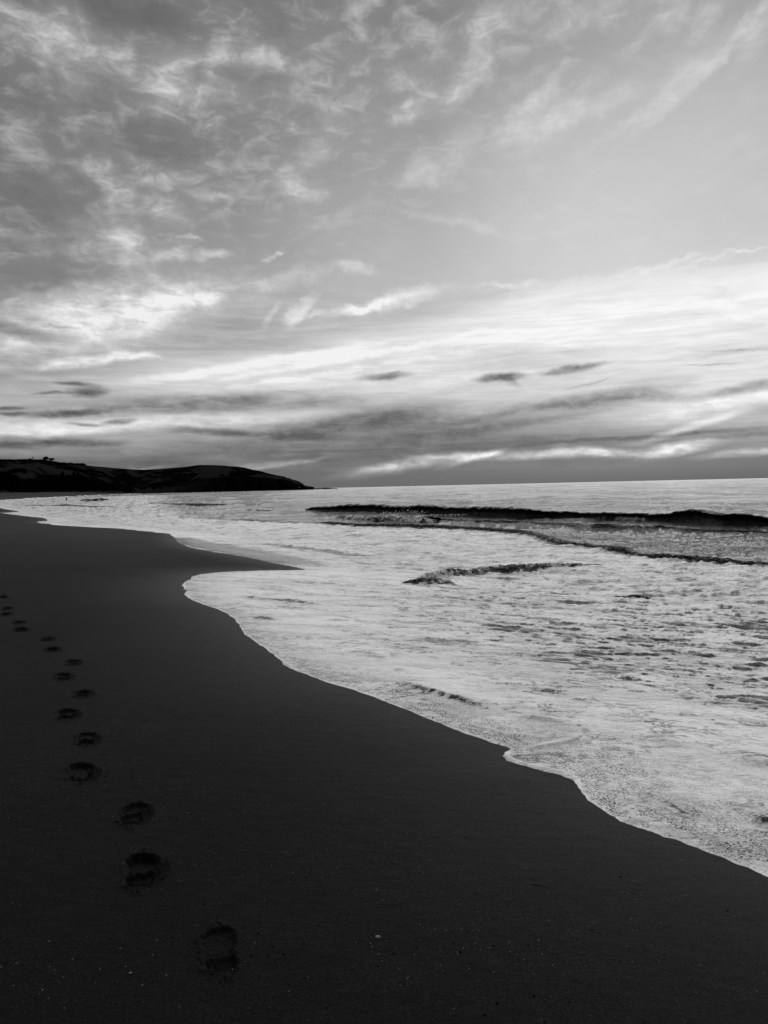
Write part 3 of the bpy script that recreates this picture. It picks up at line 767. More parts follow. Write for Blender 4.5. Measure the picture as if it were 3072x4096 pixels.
def bf2(u, s, z, al, fo): return np.clip(.10 + .5 * fbm(al * 2.2, s * 2.5, 4, 91) + .62 * (s > .42), 0, 1)
ridge("surf_front", bt, bb, PROF_BORE, 'knee high turbulent surf front reaching the right picture edge, with a thin pale lip', 'surf', n=1800, m_=44, rough=.09, foam_fn=bf2, widthk=1.0, fine=.35, chopv=1.0, ends=.07)
ridge("choppy_wave", z3([(340,424),(400,408),(440,400),(500,396),(545,396),(600,418)]), z3([(340,428),(370,423),(450,428),(520,428),(590,433)]), PROF_SOFT, 'short choppy wavelet at the left end of the small cresting wave', n=400, m_=44, rough=.06, foam=.25, widthk=1.1, fine=.2, chopv=.8, foam_fn=cf, ends=.30)
ridge("cresting_wave", z3([(400,398),(470,383),(520,375),(560,364),(620,370),(690,357),(740,356),(800,352),(900,348),(1000,350),(1100,356),(1180,362)]), z3([(400,407),(520,404),(600,399),(690,386),(780,391),(860,380),(900,371),(1050,361),(1100,362),(1180,368)]), PROF_SOFT,
      'small cresting wave in the middle of the shallow foamy water', n=800, m_=50, rough=.08, foam=.12, widthk=1.1, fine=.3, chopv=.6, foam_fn=cf, ends=.09)
ridge("wavelet", z3([(1090,470),(1130,464),(1190,462),(1230,468),(1280,480)]), z3([(1090,474),(1130,476),(1190,480),(1230,484),(1280,484)]), PROF_SOFT, 'lone dark wavelet to the right of and below the small cresting wave', n=300, m_=40, rough=.06, foam=.2, widthk=1.1, fine=.22, foam_fn=cf, ends=.22)
# far left breakers
def bf3(u, s, z, al, fo): return np.clip(.62 - .6 * sstep(u, .5, .85) + .4 * fbm(al, s, 3, 97), 0, 1)
ridge("far_breaker", z2([(1010,682),(1060,655),(1120,648),(1160,650),(1250,640),(1350,650),(1430,652),(1470,668)]), z2([(1010,688),(1080,690),(1150,690),(1180,698),(1300,702),(1420,695),(1470,680)]), PROF_CURL, 'small far breaker to the right of the wading person', n=300, m_=40, rough=.1, foam_fn=bf3, widthk=1.2, fine=1.5, zoff=.12)
ridge("far_wave", z2([(200,738),(450,732),(700,738),(790,728),(850,722),(900,735),(1060,742),(1200,752),(1450,757),(1620,762)]), z2([(200,742),(450,742),(700,748),(900,758),(1060,765),(1200,772),(1450,778),(1620,785)]), PROF_SOFT, 'low far wave line nearer than the wading person', n=500, m_=40, rough=.1, foam=.06, widthk=1.1, fine=1.5, zoff=.10)
ridge("rolling_wave", z1([(640,280),(700,276),(800,280),(900,278),(980,280),(1040,282),(1120,286),(1190,290),(1260,296)]), z1([(640,286),(700,288),(800,296),(900,298),(980,300),(1040,302),(1120,300),(1190,300),(1260,304)]), PROF_SOFT, 'low grey wave rolling in at middle distance left of the long dark wave', n=700, m_=40, rough=.12, foam=.06, widthk=1.1, fine=1.2, zoff=.10)
ridge("low_swell", z1([(860,308),(950,305),(1050,306),(1150,308),(1250,312),(1330,318)]), z1([(860,314),(950,316),(1050,318),(1150,320),(1250,322),(1330,324)]), PROF_SOFT, 'low swell in front of the grey middle distance wave', n=500, m_=40, rough=.1, foam=.06, widthk=1.1, fine=1.2, zoff=.10)

# ------------------------------------------------------------------ spray
def spray(name, label, pts):
    bg = Bag()
    for (p, sz_) in pts:
        bg.ico(Matrix.Translation(p) @ Matrix.Rotation(random.random() * 6, 4, 'X') @ Matrix.Diagonal((sz_, sz_ * random.uniform(.6, 1.6), sz_ * random.uniform(.6, 1.8), 1)))
    return bg.mesh(name, True)
FOAM = simple_mat("foam_white", .8, .45, .12, 12, .5, .01)
pts = []
for k in range(260):
    u = random.random(); px = 1520 + 330 * u + random.gauss(0, 12)
    cl = math.exp(-((px - 1640) / 70) ** 2) + .5 * math.exp(-((px - 1545) / 20) ** 2) + .25
    base = hit(px, 1980 + 196 / 1.843, Wbase)
    R = math.hypot(*base); hz = .55 + abs(random.gauss(0, .22)) * cl
    pts.append((Vector((base[0], base[1] - .6, hz)), random.uniform(.015, .05)))
tag(link("spray", spray("spray", '', pts), FOAM), 'fine white spray thrown up from the whitewater under the long dark wave', 'spray', kind='stuff')
b0 = hit(1728, 2300, Wbase)
pts = [(Vector((b0[0] + random.gauss(0, .05) * (1 - k / 60), b0[1] + random.gauss(0, .04), .06 + .34 * k / 60)), random.uniform(.012, .03) * (1.5 - k / 60)) for k in range(60)]
tag(link("splash", spray("splash", '', pts), FOAM), 'pointed little splash at the left end of the small cresting wave', 'splash', kind='stuff')

# ------------------------------------------------------------------ footprints
def sole(u, v):
    """inside measure of a shoe sole; u along (-.5 heel .. .5 toe), v across; <0 inside"""
    hw = np.interp(u, [-.5, -.46, -.36, -.22, -.05, .12, .28, .40, .47, .5], [.0, .14, .215, .22, .185, .24, .27, .22, .12, .0])
    c = np.interp(u, [-.5, -.1, .5], [.0, .02, -.03])
    return np.abs(v - c) - hw
for i, (x, y, hd, sz, lb) in enumerate(FPW):
    rr_i = random.Random(40 + i); uo = rr_i.uniform(-.24, .20); sk = rr_i.uniform(-.6, .6); sw = rr_i.uniform(.04, .11); df = rr_i.uniform(.55, 1.25); dh = rr_i.uniform(.4, 1.2); lobe = rr_i.uniform(-.16, .16)
    nu, nv = (110, 80) if i < 6 else (60, 44)
    L = .30 * sz; Wk = .86
    un = np.linspace(-.78, .78, nu); vn = np.linspace(-.56, .56, nv)
    U, V = np.meshgrid(un, vn, indexing='ij')
    rad = (U / .76) ** 2 + (V / .54) ** 2
    mir = 1 if i % 2 else -1
    jx = fbm(U * 7 + i * 5, V * 7, 3, 101 + i) * .05
    sd = sole(U * (1 + .12 * lobe), V * mir + jx + lobe * U * .5) + .045 * fbm(U * 12, V * 12 + i * 3, 3, 131 + i)
    pit = sstep(-sd, -.02, .06)
    depth = (.030 * sz * (1 - .30 * np.exp(-((U + .08) / .14) ** 2)) if i else .020) * (dh + (df - dh) * sstep(U, -.35, .35)) * (1 + .5 * V * lobe * 8)
    heel = .010 * sstep(-U, .15, .25)
    floor_n = .006 * fbm(U * 8, V * 8 + i, 4, 150 + i)
    rim = .007 * np.exp(-((sd - .05) / .05) ** 2) * (1 + 1.2 * fbm(U * 5 + i, V * 5, 3, 160 + i))
    # crusty slab broken up across the middle or on the right rim
    slab = np.zeros(U.shape)
    if i > 0:
        slab = .024 * sz * sstep(sw - np.abs(U - uo + sk * V + .08 * fbm(U * 9, V * 9 + i, 2, 190)), 0, .03) * pit * sstep(fbm(U * 6 + 7 * i, V * 6, 3, 171), -.5, -.1)
        crumble = np.exp(-(((V - .32 - .05 * lobe) / .13) ** 2 + ((U - uo * .5) / .28) ** 2)) * np.maximum(0, fbm(U * 11, V * 14 + 3 * i, 4, 175, .6, ridged=True)) * .03
    else:
        crumble = 0
        slab = .015 * np.exp(-((U + .12) / .035) ** 2) * pit
    z = -(depth + heel) * pit + floor_n * pit + rim + slab + crumble
    z = z * (1 - sstep(rad, .62, .95)) + .0012 - .0030 * sstep(rad, .60, 1.15)
    cx, cy = -math.sin(hd), math.cos(hd)
    Xw = U * L * cx + V * L * cy * Wk; Yw = U * L * cy - V * L * cx * Wk
    hb = Hs(Xw + x, Yw + y) + .004 * fbm((Xw + x) * 1.7, (Yw + y) * 2.6, 4, 11) + .0022 * fbm((Xw + x) * 9, (Yw + y) * 13, 3, 12)
    z0 = float(Hs(np.array([x]), np.array([y]))[0])
    me = grid_mesh("footprint", Xw[::-1], Yw[::-1], (hb + z - z0)[::-1], rad[::-1] < 1.15, {'wet': np.full(U.shape, float(sstep(np.array(math.hypot(x, y)), 12, 45)) * .45)})
    o = link("footprint", me, SAND); o.location = (x, y, z0)
    tag(o, lb, 'footprint', 'line of shoe prints pressed into the black sand')

# crumbs of sand kicked up beside the prints
bg = Bag()
for i, (x, y, hd, sz, lb) in enumerate(FPW[:11]):
    for k in range(14 if i < 6 else 8):
        a = random.gauss(.14, .09); b_ = random.gauss(.02, .07)
        xx, yy = x + a + (.1 if random.random() < .3 else 0), y + b_
        rad_ = random.uniform(.002, .005) * sz
        zz_ = float(Hs(np.array([xx]), np.array([yy]))[0]) + rad_ * .4
        bg.ico(Matrix.Translation((xx, yy, zz_)) @ Matrix.Rotation(random.random() * 3, 4, 'Z') @ Matrix.Diagonal((rad_ * 1.4, rad_, rad_ * .8, 1)))
me = bg.mesh("sand_crumbs")
tag(link("sand_crumbs", me, SAND), 'crumbs of black sand scattered beside the footprints', 'sand crumbs', kind='stuff')

# ------------------------------------------------------------------ pebbles, shell, twig
STONE = simple_mat("dark_stone", .004, .95, .4, 40, .4, .002)
PALE = simple_mat("pale_shell", .09, .5, .3, 60, .4, .002)
TWIG = simple_mat("dark_twig", .012, .8, .4, 80, .4, .002)
def blob_mesh(name, s, flat=.5, seed=0, sub=2):
    bm = bmesh.new(); bmesh.ops.create_icosphere(bm, subdivisions=sub, radius=1)
    for v in bm.verts:
        n = mnoise.noise(v.co * 1.4 + Vector((seed, 0, 0)))
        v.co = v.co * (1 + .35 * n); v.co.z *= flat; v.co.x *= 1.25
    for f_ in bm.faces: f_.smooth = True
    bmesh.ops.scale(bm, vec=(s, s, s), verts=bm.verts)
    me = bpy.data.meshes.new(name); bm.to_mesh(me); bm.free(); return me
def zb8(l): return [(1200 + a / .886, 3300 + b / .886) for a, b in l]
PEB = zb8([(387,359),(810,426),(838,429),(568,449),(333,455),(686,428),(972,554),(1065,567),(1135,554),(1150,553),(1122,556),(1338,603),(1133,602),(830,604),(957,627),(700,630),(655,672),(868,698),(1218,700),(572,632),
   (185,512),(278,500),(545,419),(414,436),(520,88),(625,92),(586,44),(437,5),(392,45),(476,44),(327,137),(262,95),(1137,185),(1205,216),(1035,374),(608,490),(360,278),(485,346),(95,646),(1556,497),(1187,246),(1515,305),(1410,540),(963,75),(36,162),(318,404),(560,166)])
PEB += [(1275, 3700), (400, 3660), (690, 3750), (812, 3620), (795, 3560), (868, 3675), (886, 3630), (440, 3755), (985, 3780), (715, 3940)]
pm = [blob_mesh("pebble", 1.0, .5, k * 7.3) for k in range(5)]
for m2 in pm: m2.materials.append(STONE)
for k, (a, b_) in enumerate(PEB):
    x, y = hit(a, b_, Hs); s = random.uniform(.003, .0058)
    o = bpy.data.objects.new("pebble", pm[k % 5]); COL.objects.link(o)
    o.location = (x, y, float(Hs(np.array([x]), np.array([y]))[0]) + s * .15); o.scale = (s, s, s); o.rotation_euler = (0, 0, random.random() * 6)
    tag(o, 'tiny dark pebble half sunk in the smooth black sand', 'pebble', 'tiny dark pebbles scattered over the near sand')
def place(me, name, px, py, mat, label, cat, dz=0.0, rz=0):
    x, y = hit(px, py, Hs); me.materials.append(mat)
    o = bpy.data.objects.new(name, me); COL.objects.link(o)
    o.location = (x, y, float(Hs(np.array([x]), np.array([y]))[0]) + dz); o.rotation_euler = (0, 0, rz)
    return tag(o, label, cat)
place(blob_mesh("shell", .010, .45, 3.1), "shell", 1512, 3750, PALE, 'grey broken shell lying alone on the near black sand', 'shell', .002)
place(blob_mesh("shell_sliver", .0055, .4, 9.1), "shell_sliver", 521, 3894, PALE, 'pale shell sliver left of and below the nearest footprint', 'shell', .002, .1)
bm = bmesh.new()
tp = [Vector((-.06 + .12 * t, .012 * math.sin(t * 3) - .03 * t, .004 + .002 * math.sin(5 * t))) for t in np.linspace(0, 1, 9)]
rings = []
for j, p_ in enumerate(tp):
    rr_ = .0028 * (1 - .6 * j / 8)
    rings.append([bm.verts.new(p_ + Vector((0, math.cos(a) * rr_, math.sin(a) * rr_))) for a in [k * math.pi / 3 for k in range(6)]])
for r1, r2 in zip(rings[:-1], rings[1:]):
    for k in range(6): bm.faces.new((r1[k], r1[(k + 1) % 6], r2[(k + 1) % 6], r2[k]))
bm.faces.new(rings[0][::-1]); bm.faces.new(rings[-1])
me = bpy.data.meshes.new("twig"); bm.to_mesh(me); bm.free()
place(me, "twig", 2172, 3543, TWIG, 'thin dark curved twig lying on the sand at right below the waterline', 'twig', 0, -.2)

# ------------------------------------------------------------------ headland
def make_hill_mat():
    mt, q, b = new_mat("dark_hillside")
    p = wpos(q)
    n = q.noise(q.mapping(p, scale=(1, .5, 2.0)), .006, 5, .6, .3)
    n2_ = q.noise(p, .05, 5, .6)
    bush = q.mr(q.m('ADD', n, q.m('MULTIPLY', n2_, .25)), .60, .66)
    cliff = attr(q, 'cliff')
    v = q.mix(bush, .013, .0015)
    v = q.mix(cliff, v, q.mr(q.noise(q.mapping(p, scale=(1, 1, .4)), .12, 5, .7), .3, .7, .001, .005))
    q.put(b.inputs['Base Color'], grey(q, v)); b.inputs['Roughness'].default_value = .95
    b.inputs['Specular IOR Level'].default_value = 0
    q.put(b.inputs['Normal'], bump(q, n2_, .8, 3.0))
    return mt
HILL = make_hill_mat()
prof_px = z1([(-900,30),(-500,48),(-200,62),(0,72),(40,71),(120,70),(155,69),(200,73),(250,77),(280,83),(330,89),(400,93),(410,97),(470,103),(560,111),(640,116),(680,118),(760,113),(860,106),(900,102),(930,98),(960,96),(990,95),(1050,97),(1120,102),(1180,113),(1260,132),(1330,147),(1350,150),(1358,156),(1370,158),(1390,167),(1420,177),(1435,186),(1445,195),(1468,200),(1490,205)])
hx = [p[0] for p in prof_px]; hy = [p[1] for p in prof_px]
nc, nr = 420, 70
pxs = np.concatenate([np.linspace(-760, 0, 40, endpoint=False), np.linspace(0, 1256, nc - 40)])
Xh = np.zeros((nr, nc)); Yh = Xh.copy(); Zh = Xh.copy(); Ch = Xh.copy()
def base_dist(px): return float(np.interp(px, [-760, 0, 300, 560, 800, 1256], [650, 950, 1150, 1450, 1480, 1500]))
def ridge_dist(px): return base_dist(px) + float(np.interp(px, [-760, 0, 600, 900, 1150, 1230, 1256], [300, 380, 420, 300, 120, 40, 15]))
for j, px in enumerate(pxs):
    d = ray(px, float(np.interp(px, hx, hy))); hl = math.hypot(d.x, d.y); dx, dy = d.x / hl, d.y / hl
    Rb, Rr = base_dist(px), ridge_dist(px)
    zt = EYE + d.z / hl * Rr
    cl = float(np.interp(px, [560, 700, 900, 1256], [0, .25, .55, .85]))       # share of height taken by the sea cliff
    for i in range(nr):
        t = i / (nr - 1)
        if t < .75:
            k = t / .75
            R = Rb + (Rr - Rb) * k
            if k < .12: z = cl * (k / .12) ** .8 * .92
            else: z = cl * .92 + (1 - cl * .92) * (1 - (1 - (k - .12) / .88) ** 1.7)
            Ch[i, j] = (1 if k < .15 else 0) * min(1, cl * 2)
            z = z * zt
            if 0 < k < 1: z += 1.6 * math.sin(k * math.pi) * float(perlin(np.array([px / 60.]), np.array([k * 4.]), 5)[0]) * (3 if k > .15 else 1)
            R += (20 * float(perlin(np.array([px / 30.]), np.array([k * 6]), 6)[0]) if k < .2 else 0)
        else:
            k = (t - .75) / .25; R = Rr + 500 * k; z = zt * (1 - .5 * k * k)
        Xh[i, j] = dx * R; Yh[i, j] = dy * R; Zh[i, j] = z - (.8 if i == 0 else 0)
Zh[-1] = -5
me = grid_mesh("hills", Xh[:, ::-1], Yh[:, ::-1], Zh[:, ::-1], None, {'cliff': Ch[:, ::-1]})
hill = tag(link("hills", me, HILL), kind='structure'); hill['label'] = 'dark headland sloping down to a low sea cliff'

def hill_at(px, py):
    """point on the hillside seen at this bearing and height"""
    d = ray(px, py); hl = math.hypot(d.x, d.y); j = int(np.argmin(np.abs(pxs - px)))
    R = np.hypot(Xh[:, j], Yh[:, j]); Zc = Zh[:, j]
    slope = d.z / hl; up_ = Zc > EYE + slope * R
    w_ = np.where(~up_[:-1] & up_[1:])[0]
    if len(w_): i = w_[0] + 1; return Vector((d.x / hl * R[i], d.y / hl * R[i], Zc[i]))
    i = int(np.argmax((Zc - EYE) / R))               # above the skyline: stand it on the ridge
    return Vector((d.x / hl * R[i], d.y / hl * R[i], Zc[i] - .3))

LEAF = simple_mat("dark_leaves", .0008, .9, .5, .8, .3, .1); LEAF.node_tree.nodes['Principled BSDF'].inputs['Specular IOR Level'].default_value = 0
BARK = simple_mat("dark_bark", .02, .9, .4, 2, .3, .05)
def tree(name, loc, h, wdt, kind, label, group=None):
    t = thing(name, loc, label, 'tree', group)
    bm = bmesh.new()
    bmesh.ops.create_cone(bm, cap_ends=True, segments=8, radius1=.035 * h, radius2=.012 * h, depth=h * .7, matrix=Matrix.Translation((0, 0, h * .33)))
    for a in range(4):
        ang = a * 1.6 + random.random(); ln = wdt * .35
        mt = Matrix.Translation((math.cos(ang) * ln * .5, math.sin(ang) * ln * .5, h * (.42 + .06 * a))) @ Vector((math.cos(ang), math.sin(ang), .8)).to_track_quat('Z', 'Y').to_matrix().to_4x4()
        bmesh.ops.create_cone(bm, cap_ends=True, segments=6, radius1=.014 * h, radius2=.005 * h, depth=ln * 1.3, matrix=mt)
    me = bpy.data.meshes.new("trunk"); bm.to_mesh(me); bm.free(); link("trunk", me, BARK, t)
    bg = Bag()
    if kind == 'round':
        for _ in range(14):
            a = random.random() * 6.28; rr_ = wdt * .33 * random.random() ** .5
            bg.leaves((math.cos(a) * rr_, math.sin(a) * rr_, h * random.uniform(.55, .85)), wdt * .2, 130, wdt * .04, .75)
    else:
        for k in range(16):
            f_ = k / 15; zc = h * (.18 + .80 * f_); ww = wdt * .5 * (1 - f_) ** .65 + .3
            for _ in range(3):
                a = random.random() * 6.28
                bg.leaves((math.cos(a) * ww * .55, math.sin(a) * ww * .55, zc), ww * .55 + .25, 60, wdt * .055, .8)
    me = bg.mesh("crown"); link("crown", me, LEAF, t)
    return t
MPP = lambda p: math.hypot(p.x, p.y) / FPX       # metres per source pixel at a point
def tree_px(px, top, bot, wpx, kind, label, group=None):
    p = hill_at(px, bot); k = MPP(p)
    return tree("round_tree" if kind == 'round' else "conifer_tree", p, (bot - top) * k, wpx * k, kind, label, group)
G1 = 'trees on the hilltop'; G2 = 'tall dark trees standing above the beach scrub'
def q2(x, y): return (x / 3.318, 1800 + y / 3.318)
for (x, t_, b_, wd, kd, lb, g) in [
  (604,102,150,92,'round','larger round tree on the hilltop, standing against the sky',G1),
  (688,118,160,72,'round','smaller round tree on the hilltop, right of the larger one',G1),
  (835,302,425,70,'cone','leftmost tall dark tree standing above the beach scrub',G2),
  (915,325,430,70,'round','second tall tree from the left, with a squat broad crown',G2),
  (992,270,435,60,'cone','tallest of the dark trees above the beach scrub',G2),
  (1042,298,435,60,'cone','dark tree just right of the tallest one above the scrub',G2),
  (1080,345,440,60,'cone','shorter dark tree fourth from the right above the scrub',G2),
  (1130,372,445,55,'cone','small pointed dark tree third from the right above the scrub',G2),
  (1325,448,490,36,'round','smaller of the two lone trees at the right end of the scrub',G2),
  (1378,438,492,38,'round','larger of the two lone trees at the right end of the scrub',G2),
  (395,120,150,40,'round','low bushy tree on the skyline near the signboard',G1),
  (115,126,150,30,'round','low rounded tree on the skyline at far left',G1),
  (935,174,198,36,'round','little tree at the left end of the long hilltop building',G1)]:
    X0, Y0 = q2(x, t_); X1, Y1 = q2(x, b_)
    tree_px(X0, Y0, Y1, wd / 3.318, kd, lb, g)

# scrub along the back of the beach and hedgerows: a mass nobody could count
def scrub(name, pts_px, label, thick=3.0, n=1400, leaf=.8):
    bg = Bag()
    for _ in range(n):
        x = random.uniform(pts_px[0][0], pts_px[-1][0])
        yt = np.interp(x, [p[0] for p in pts_px], [p[1] for p in pts_px]); yb = np.interp(x, [p[0] for p in pts_px], [p[2] for p in pts_px])
        a, b_ = q2(x, random.uniform(yt, yb)); p = hill_at(a, b_)
        rad = thick * random.uniform(.5, 1.2)
        bg.ico(Matrix.Translation(p + Vector((0, 0, rad * .2))) @ Matrix.Rotation(random.random() * 3, 4, 'Z') @ Matrix.Diagonal((rad * 1.4, rad, rad * .9, 1)), .15)
        bg.leaves(p + Vector((0, 0, rad * .4)), rad * 1.2, 8, leaf)
    return tag(link(name, bg.mesh(name), LEAF), label, 'scrub', kind='stuff')
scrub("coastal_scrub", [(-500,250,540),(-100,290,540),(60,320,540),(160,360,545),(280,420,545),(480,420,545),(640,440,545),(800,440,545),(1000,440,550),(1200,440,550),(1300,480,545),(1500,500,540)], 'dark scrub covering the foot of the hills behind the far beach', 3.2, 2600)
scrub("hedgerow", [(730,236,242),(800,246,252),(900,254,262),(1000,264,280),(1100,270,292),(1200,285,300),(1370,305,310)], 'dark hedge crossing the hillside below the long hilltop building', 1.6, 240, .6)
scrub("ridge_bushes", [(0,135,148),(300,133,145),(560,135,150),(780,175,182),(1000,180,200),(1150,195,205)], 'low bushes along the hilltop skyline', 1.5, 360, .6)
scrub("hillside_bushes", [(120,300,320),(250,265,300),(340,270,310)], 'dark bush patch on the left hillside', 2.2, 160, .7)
def dune_mat(): return SAND
# far beach rising behind the wet edge
nx_, ny_ = 160, 14
tt = np.linspace(300, 1500, nx_); ss = np.linspace(6, -75, ny_)
T2, S2 = np.meshgrid(tt, ss)
Cn = 3.53 + np.interp(T2, TT, CC) + S2
Xf = NX * Cn - NY * T2; Yf = NY * Cn + NX * T2
Zf = .55 + .075 * np.maximum(0, 4 - S2) ** 1.0 + .35 * perlin(Xf / 30, Yf / 30, 7)
Zf[0] = -.5; Zf[-1] = 0
Zf = np.where(T2 > 1300, Zf * (1500 - T2) / 200, Zf)
me = grid_mesh("beach", Xf[:, ::-1], Yf[:, ::-1], Zf[:, ::-1] , None, {'wet': np.full(Xf.shape, .3)})
tag(link("beach", me, SAND), kind='structure')['label'] = 'far stretch of beach below the hills'

# buildings on the hill
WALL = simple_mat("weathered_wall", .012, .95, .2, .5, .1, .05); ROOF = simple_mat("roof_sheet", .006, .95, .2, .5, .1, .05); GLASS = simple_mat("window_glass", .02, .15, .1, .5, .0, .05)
def box(bm, x0, x1, y0, y1, z0, z1_):
    bmesh.ops.create_cube(bm, size=1, matrix=Matrix.Translation(((x0 + x1) / 2, (y0 + y1) / 2, (z0 + z1_) / 2)) @ Matrix.Diagonal((x1 - x0, y1 - y0, z1_ - z0, 1)))
def mesh_from(fn, name):
    bm = bmesh.new(); fn(bm); me = bpy.data.meshes.new(name); bm.to_mesh(me); bm.free(); return me
def building(px, py, lpx, hpx, label, name="farm_building"):
    p = hill_at(px, py); k = MPP(p); L = lpx * k; Hh = max(hpx * k, 3.2); Dp = 7.0
    t = thing(name, p - Vector((0, 0, .6)), label, 'building', 'low buildings on the headland', rz=math.atan2(-p.x, p.y))
    link("wall", mesh_from(lambda bm: box(bm, -L / 2, L / 2, -Dp / 2, Dp / 2, 0, Hh * .65 + .6), "wall"), WALL, t)
    def rf(bm):
        zz_ = Hh * .65 + .603; e = .5
        v = [bm.verts.new(c) for c in ((-L/2-e,-Dp/2-e,zz_),(L/2+e,-Dp/2-e,zz_),(L/2+e,Dp/2+e,zz_),(-L/2-e,Dp/2+e,zz_),(-L/2+1.5,0,Hh+.6),(L/2-1.5,0,Hh+.6))]
        for f_ in ((0,1,5,4),(2,3,4,5),(1,2,5),(3,0,4),(3,2,1,0)): bm.faces.new([v[a] for a in f_])
    link("roof", mesh_from(rf, "roof"), ROOF, t)
    for kx in range(max(2, int(L / 5))):
        xx = -L / 2 + (kx + .5) * L / max(2, int(L / 5))
        link("window", mesh_from(lambda bm: box(bm, xx - .7, xx + .7, -Dp / 2 - .06, -Dp / 2 + .02, 1.4, 2.5), "window"), GLASS, t)
    return t
building((1055) / 3.318, 1800 + 200 / 3.318, 34, 5.5, 'long low building on the ridge, right of the round hilltop trees')
building(740 / 1.185, 1780 + 149 / 1.185, 40, 4, 'long low shed in the dip of the hillside')
building(885 / 1.185, 1780 + 139 / 1.185, 34, 4, 'low house below the headland summit, the left one of two')
building(938 / 1.185, 1780 + 137 / 1.185, 26, 4, 'low house below the headland summit, the right one of two')
for m_ in (WALL, ROOF, STONE): m_.node_tree.nodes["Principled BSDF"].inputs["Specular IOR Level"].default_value = .1
# signboard on two posts on the skyline
p = hill_at(437 / 3.318, 1800 + 128 / 3.318)
t = thing("signboard", p, 'small signboard on two posts on the hilltop skyline, left of the round trees', 'signboard')
link("board", mesh_from(lambda bm: box(bm, -1.4, 1.4, -.08, .08, 2.6, 4.4), "board"), WALL, t)
for sx in (-1, 1): link("post", mesh_from(lambda bm: box(bm, sx * 1.1 - .09, sx * 1.1 + .09, .09, .27, -.5, 4.3), "post"), BARK, t)
# white marker at the tip of the headland
p = hill_at(1418 / 1.185, 1780 + 203 / 1.185)
WHITE = simple_mat("white_paint", .8, .5, .05, 1, 0, .01)
t = thing("marker_post", p, 'tiny white marker post at the foot of the headland tip', 'marker post')
link("post", mesh_from(lambda bm: bmesh.ops.create_cone(bm, cap_ends=True, segments=10, radius1=.45, radius2=.3, depth=3, matrix=Matrix.Translation((0, 0, 1.2))), "post"), WHITE, t)
link("cap", mesh_from(lambda bm: bmesh.ops.create_cone(bm, cap_ends=True, segments=10, radius1=.5, radius2=.05, depth=.6, matrix=Matrix.Translation((0, 0, 3.01))), "cap"), WHITE, t)
# reef off the tip
ROCK = simple_mat("black_rock", .006, .9, .5, .3, .6, .3)
for k, (a, top, wd, lb) in enumerate([(1478,201,30,'flat reef rock touching the tip of the headland'),(1505,198,46,'middle reef rock off the headland tip'),(1548,197,62,'longest reef rock off the headland tip'),(1583,200,34,'outermost low reef rock, farthest from the headland')]):
    px = a / 1.185; d = ray(px, 1950); hl = math.hypot(d.x, d.y); R = 1500 + 15 * k; kk = R / FPX
    dz = (1951.5 - (1780 + top / 1.185)) * kk
    o = link("reef_rock", blob_mesh("reef_rock", 1.0, 1.0, 11 + k * 5, 3), ROCK)
    o.location = (d.x / hl * R, d.y / hl * R, 0); o.scale = (wd / 1.185 * kk / 2 * .95, 14, max(1.5, dz + 1.0))
    tag(o, lb, 'rock', 'reef rocks off the tip of the headland')

# ------------------------------------------------------------------ wading person
SKIN = simple_mat("skin", .25, .6, .1, 4, .1, .01); CLOTH = simple_mat("dark_clothes", .004, .9, .2, 6, .2, .01); HAIR = simple_mat("dark_hair", .01, .7, .2, 30, .3, .01)
CLOTH.node_tree.nodes['Principled BSDF'].inputs['Specular IOR Level'].default_value = .05
def skin_mesh(name, verts, edges, radii, root=0, sub=2):
    me = bpy.data.meshes.new(name); me.from_pydata(verts, edges, [])
    o = bpy.data.objects.new(name, me); COL.objects.link(o)
    md = o.modifiers.new('s', 'SKIN')
    for i, r_ in enumerate(radii): me.skin_vertices[0].data[i].radius = (r_, r_) if not isinstance(r_, tuple) else r_
    for i in range(len(verts)): me.skin_vertices[0].data[i].use_root = (i == root)
    o.modifiers.new('u', 'SUBSURF').levels = sub; o.modifiers['u'].render_levels = sub
    dg = bpy.context.evaluated_depsgraph_get(); m3 = bpy.data.meshes.new_from_object(o.evaluated_get(dg))
    bpy.data.objects.remove(o)
    for p_ in m3.polygons: p_.use_smooth = True
    m3.name = name; return m3
pw = hit(265, 2007, lambda x, y: 0 * x)
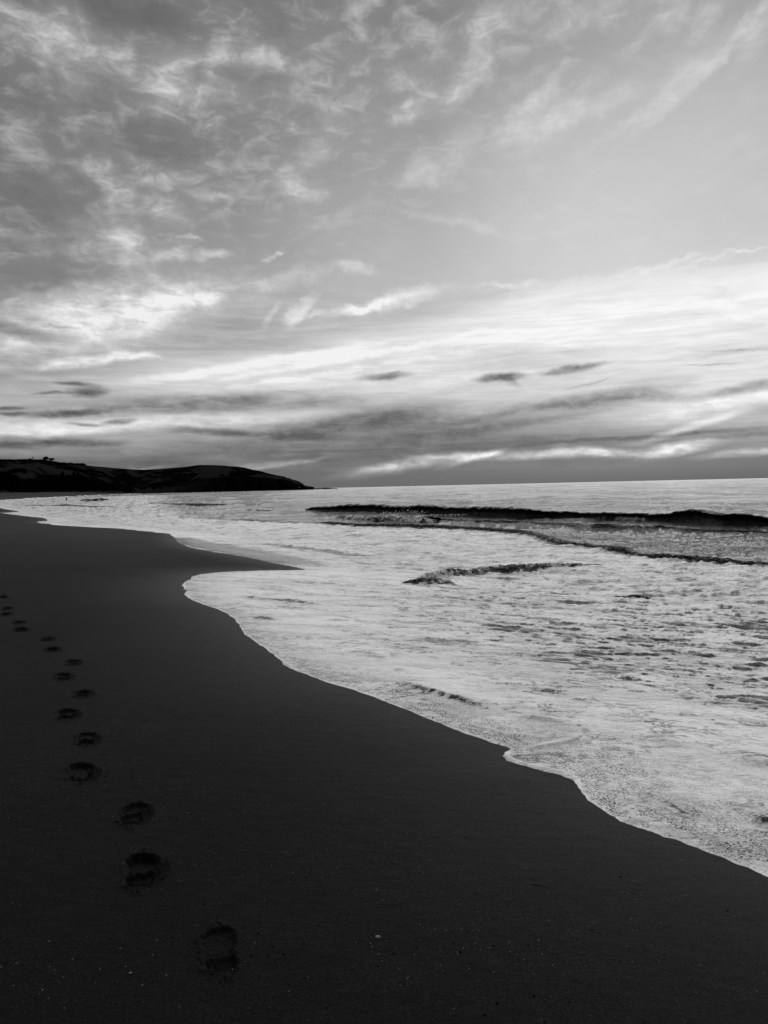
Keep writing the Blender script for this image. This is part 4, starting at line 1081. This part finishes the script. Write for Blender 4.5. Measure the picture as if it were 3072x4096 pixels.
# figure faces +X, mid-stride, leaning forward a little, arms close to the body
V = [(0,0,.93),(.03,0,1.08),(.08,0,1.27),(.11,0,1.42),(.15,0,1.51),(.20,0,1.60),(.22,0,1.69),      # 0-6 spine, neck, head
     (.0,.10,.90),(.10,.11,.50),(.16,.11,.09),(.27,.11,.05),                                     # 7-10 left leg
     (.0,-.10,.90),(-.04,-.11,.50),(-.26,-.11,.12),(-.16,-.11,.06),                               # 11-14 right leg
     (.10,.19,1.41),(.07,.24,1.13),(.20,.22,.93),(.10,-.19,1.41),(.10,-.24,1.13),(.22,-.2,.96)]   # 15-20 arms
E = [(0,1),(1,2),(2,3),(3,4),(4,5),(5,6),(0,7),(7,8),(8,9),(9,10),(0,11),(11,12),(12,13),(13,14),(3,15),(15,16),(16,17),(3,18),(18,19),(19,20)]
Rd = [.15,.135,.155,.12,.06,.095,.085,.10,.07,.05,.035,.10,.07,.05,.035,.06,.045,.032,.06,.045,.032]
bx_, by_ = V[17], V[20]
for hi, hv, sy in ((17, bx_, 1), (20, by_, -1)):
    palm = len(V); V.append((hv[0] + .05, hv[1], hv[2] - .05)); E.append((hi, palm)); Rd.append(.030)
    for k in range(4):
        a = len(V); V.append((hv[0] + .085 + .006 * k, hv[1] + sy * (.024 - .016 * k), hv[2] - .10)); E.append((palm, a)); Rd.append(.009)
        b_ = len(V); V.append((hv[0] + .08 + .006 * k, hv[1] + sy * (.024 - .016 * k), hv[2] - .135 + .006 * abs(k - 1))); E.append((a, b_)); Rd.append(.008)
    a = len(V); V.append((hv[0] + .09, hv[1] + sy * .0 + .03 * sy, hv[2] - .065)); E.append((palm, a)); Rd.append(.010)
for pt, r_ in (((.315, 0, 1.655), .014), ((.28, 0, 1.60), .022), ((.20, .098, 1.655), .016), ((.20, -.098, 1.655), .016)):   # nose, chin, ears
    V.append(pt); E.append((5, len(V) - 1)); Rd.append(r_)
V = [(a * 1.12, b * 1.12, c * 1.12) for a, b, c in V]; Rd = [r_ * 1.12 for r_ in Rd]
person = thing("person", (pw[0], pw[1], -.03), 'person in dark clothes wading through shallow water below the far hills', 'person', rz=math.radians(-20))
body = link("body", skin_mesh("body", V, E, Rd), SKIN, person)
hm = skin_mesh("hair", [(.19, 0, 1.814), (.218, 0, 1.904), (.235, 0, 1.943)], [(0, 1), (1, 2)], [.097, .112, .08])
link("hair", hm, HAIR, person)
cv = [V[i] for i in (0, 1, 2, 3, 15, 16, 17, 18, 19, 20)]
link("jacket", skin_mesh("jacket", cv, [(0,1),(1,2),(2,3),(3,4),(4,5),(5,6),(3,7),(7,8),(8,9)], [.185,.17,.18,.14,.078,.062,.045,.078,.062,.045]), CLOTH, person)
cv = [V[i] for i in (0, 7, 8, 9, 11, 12, 13)]
link("trousers", skin_mesh("trousers", cv, [(0,1),(1,2),(2,3),(0,4),(4,5),(5,6)], [.165,.118,.088,.068,.118,.088,.068]), CLOTH, person)
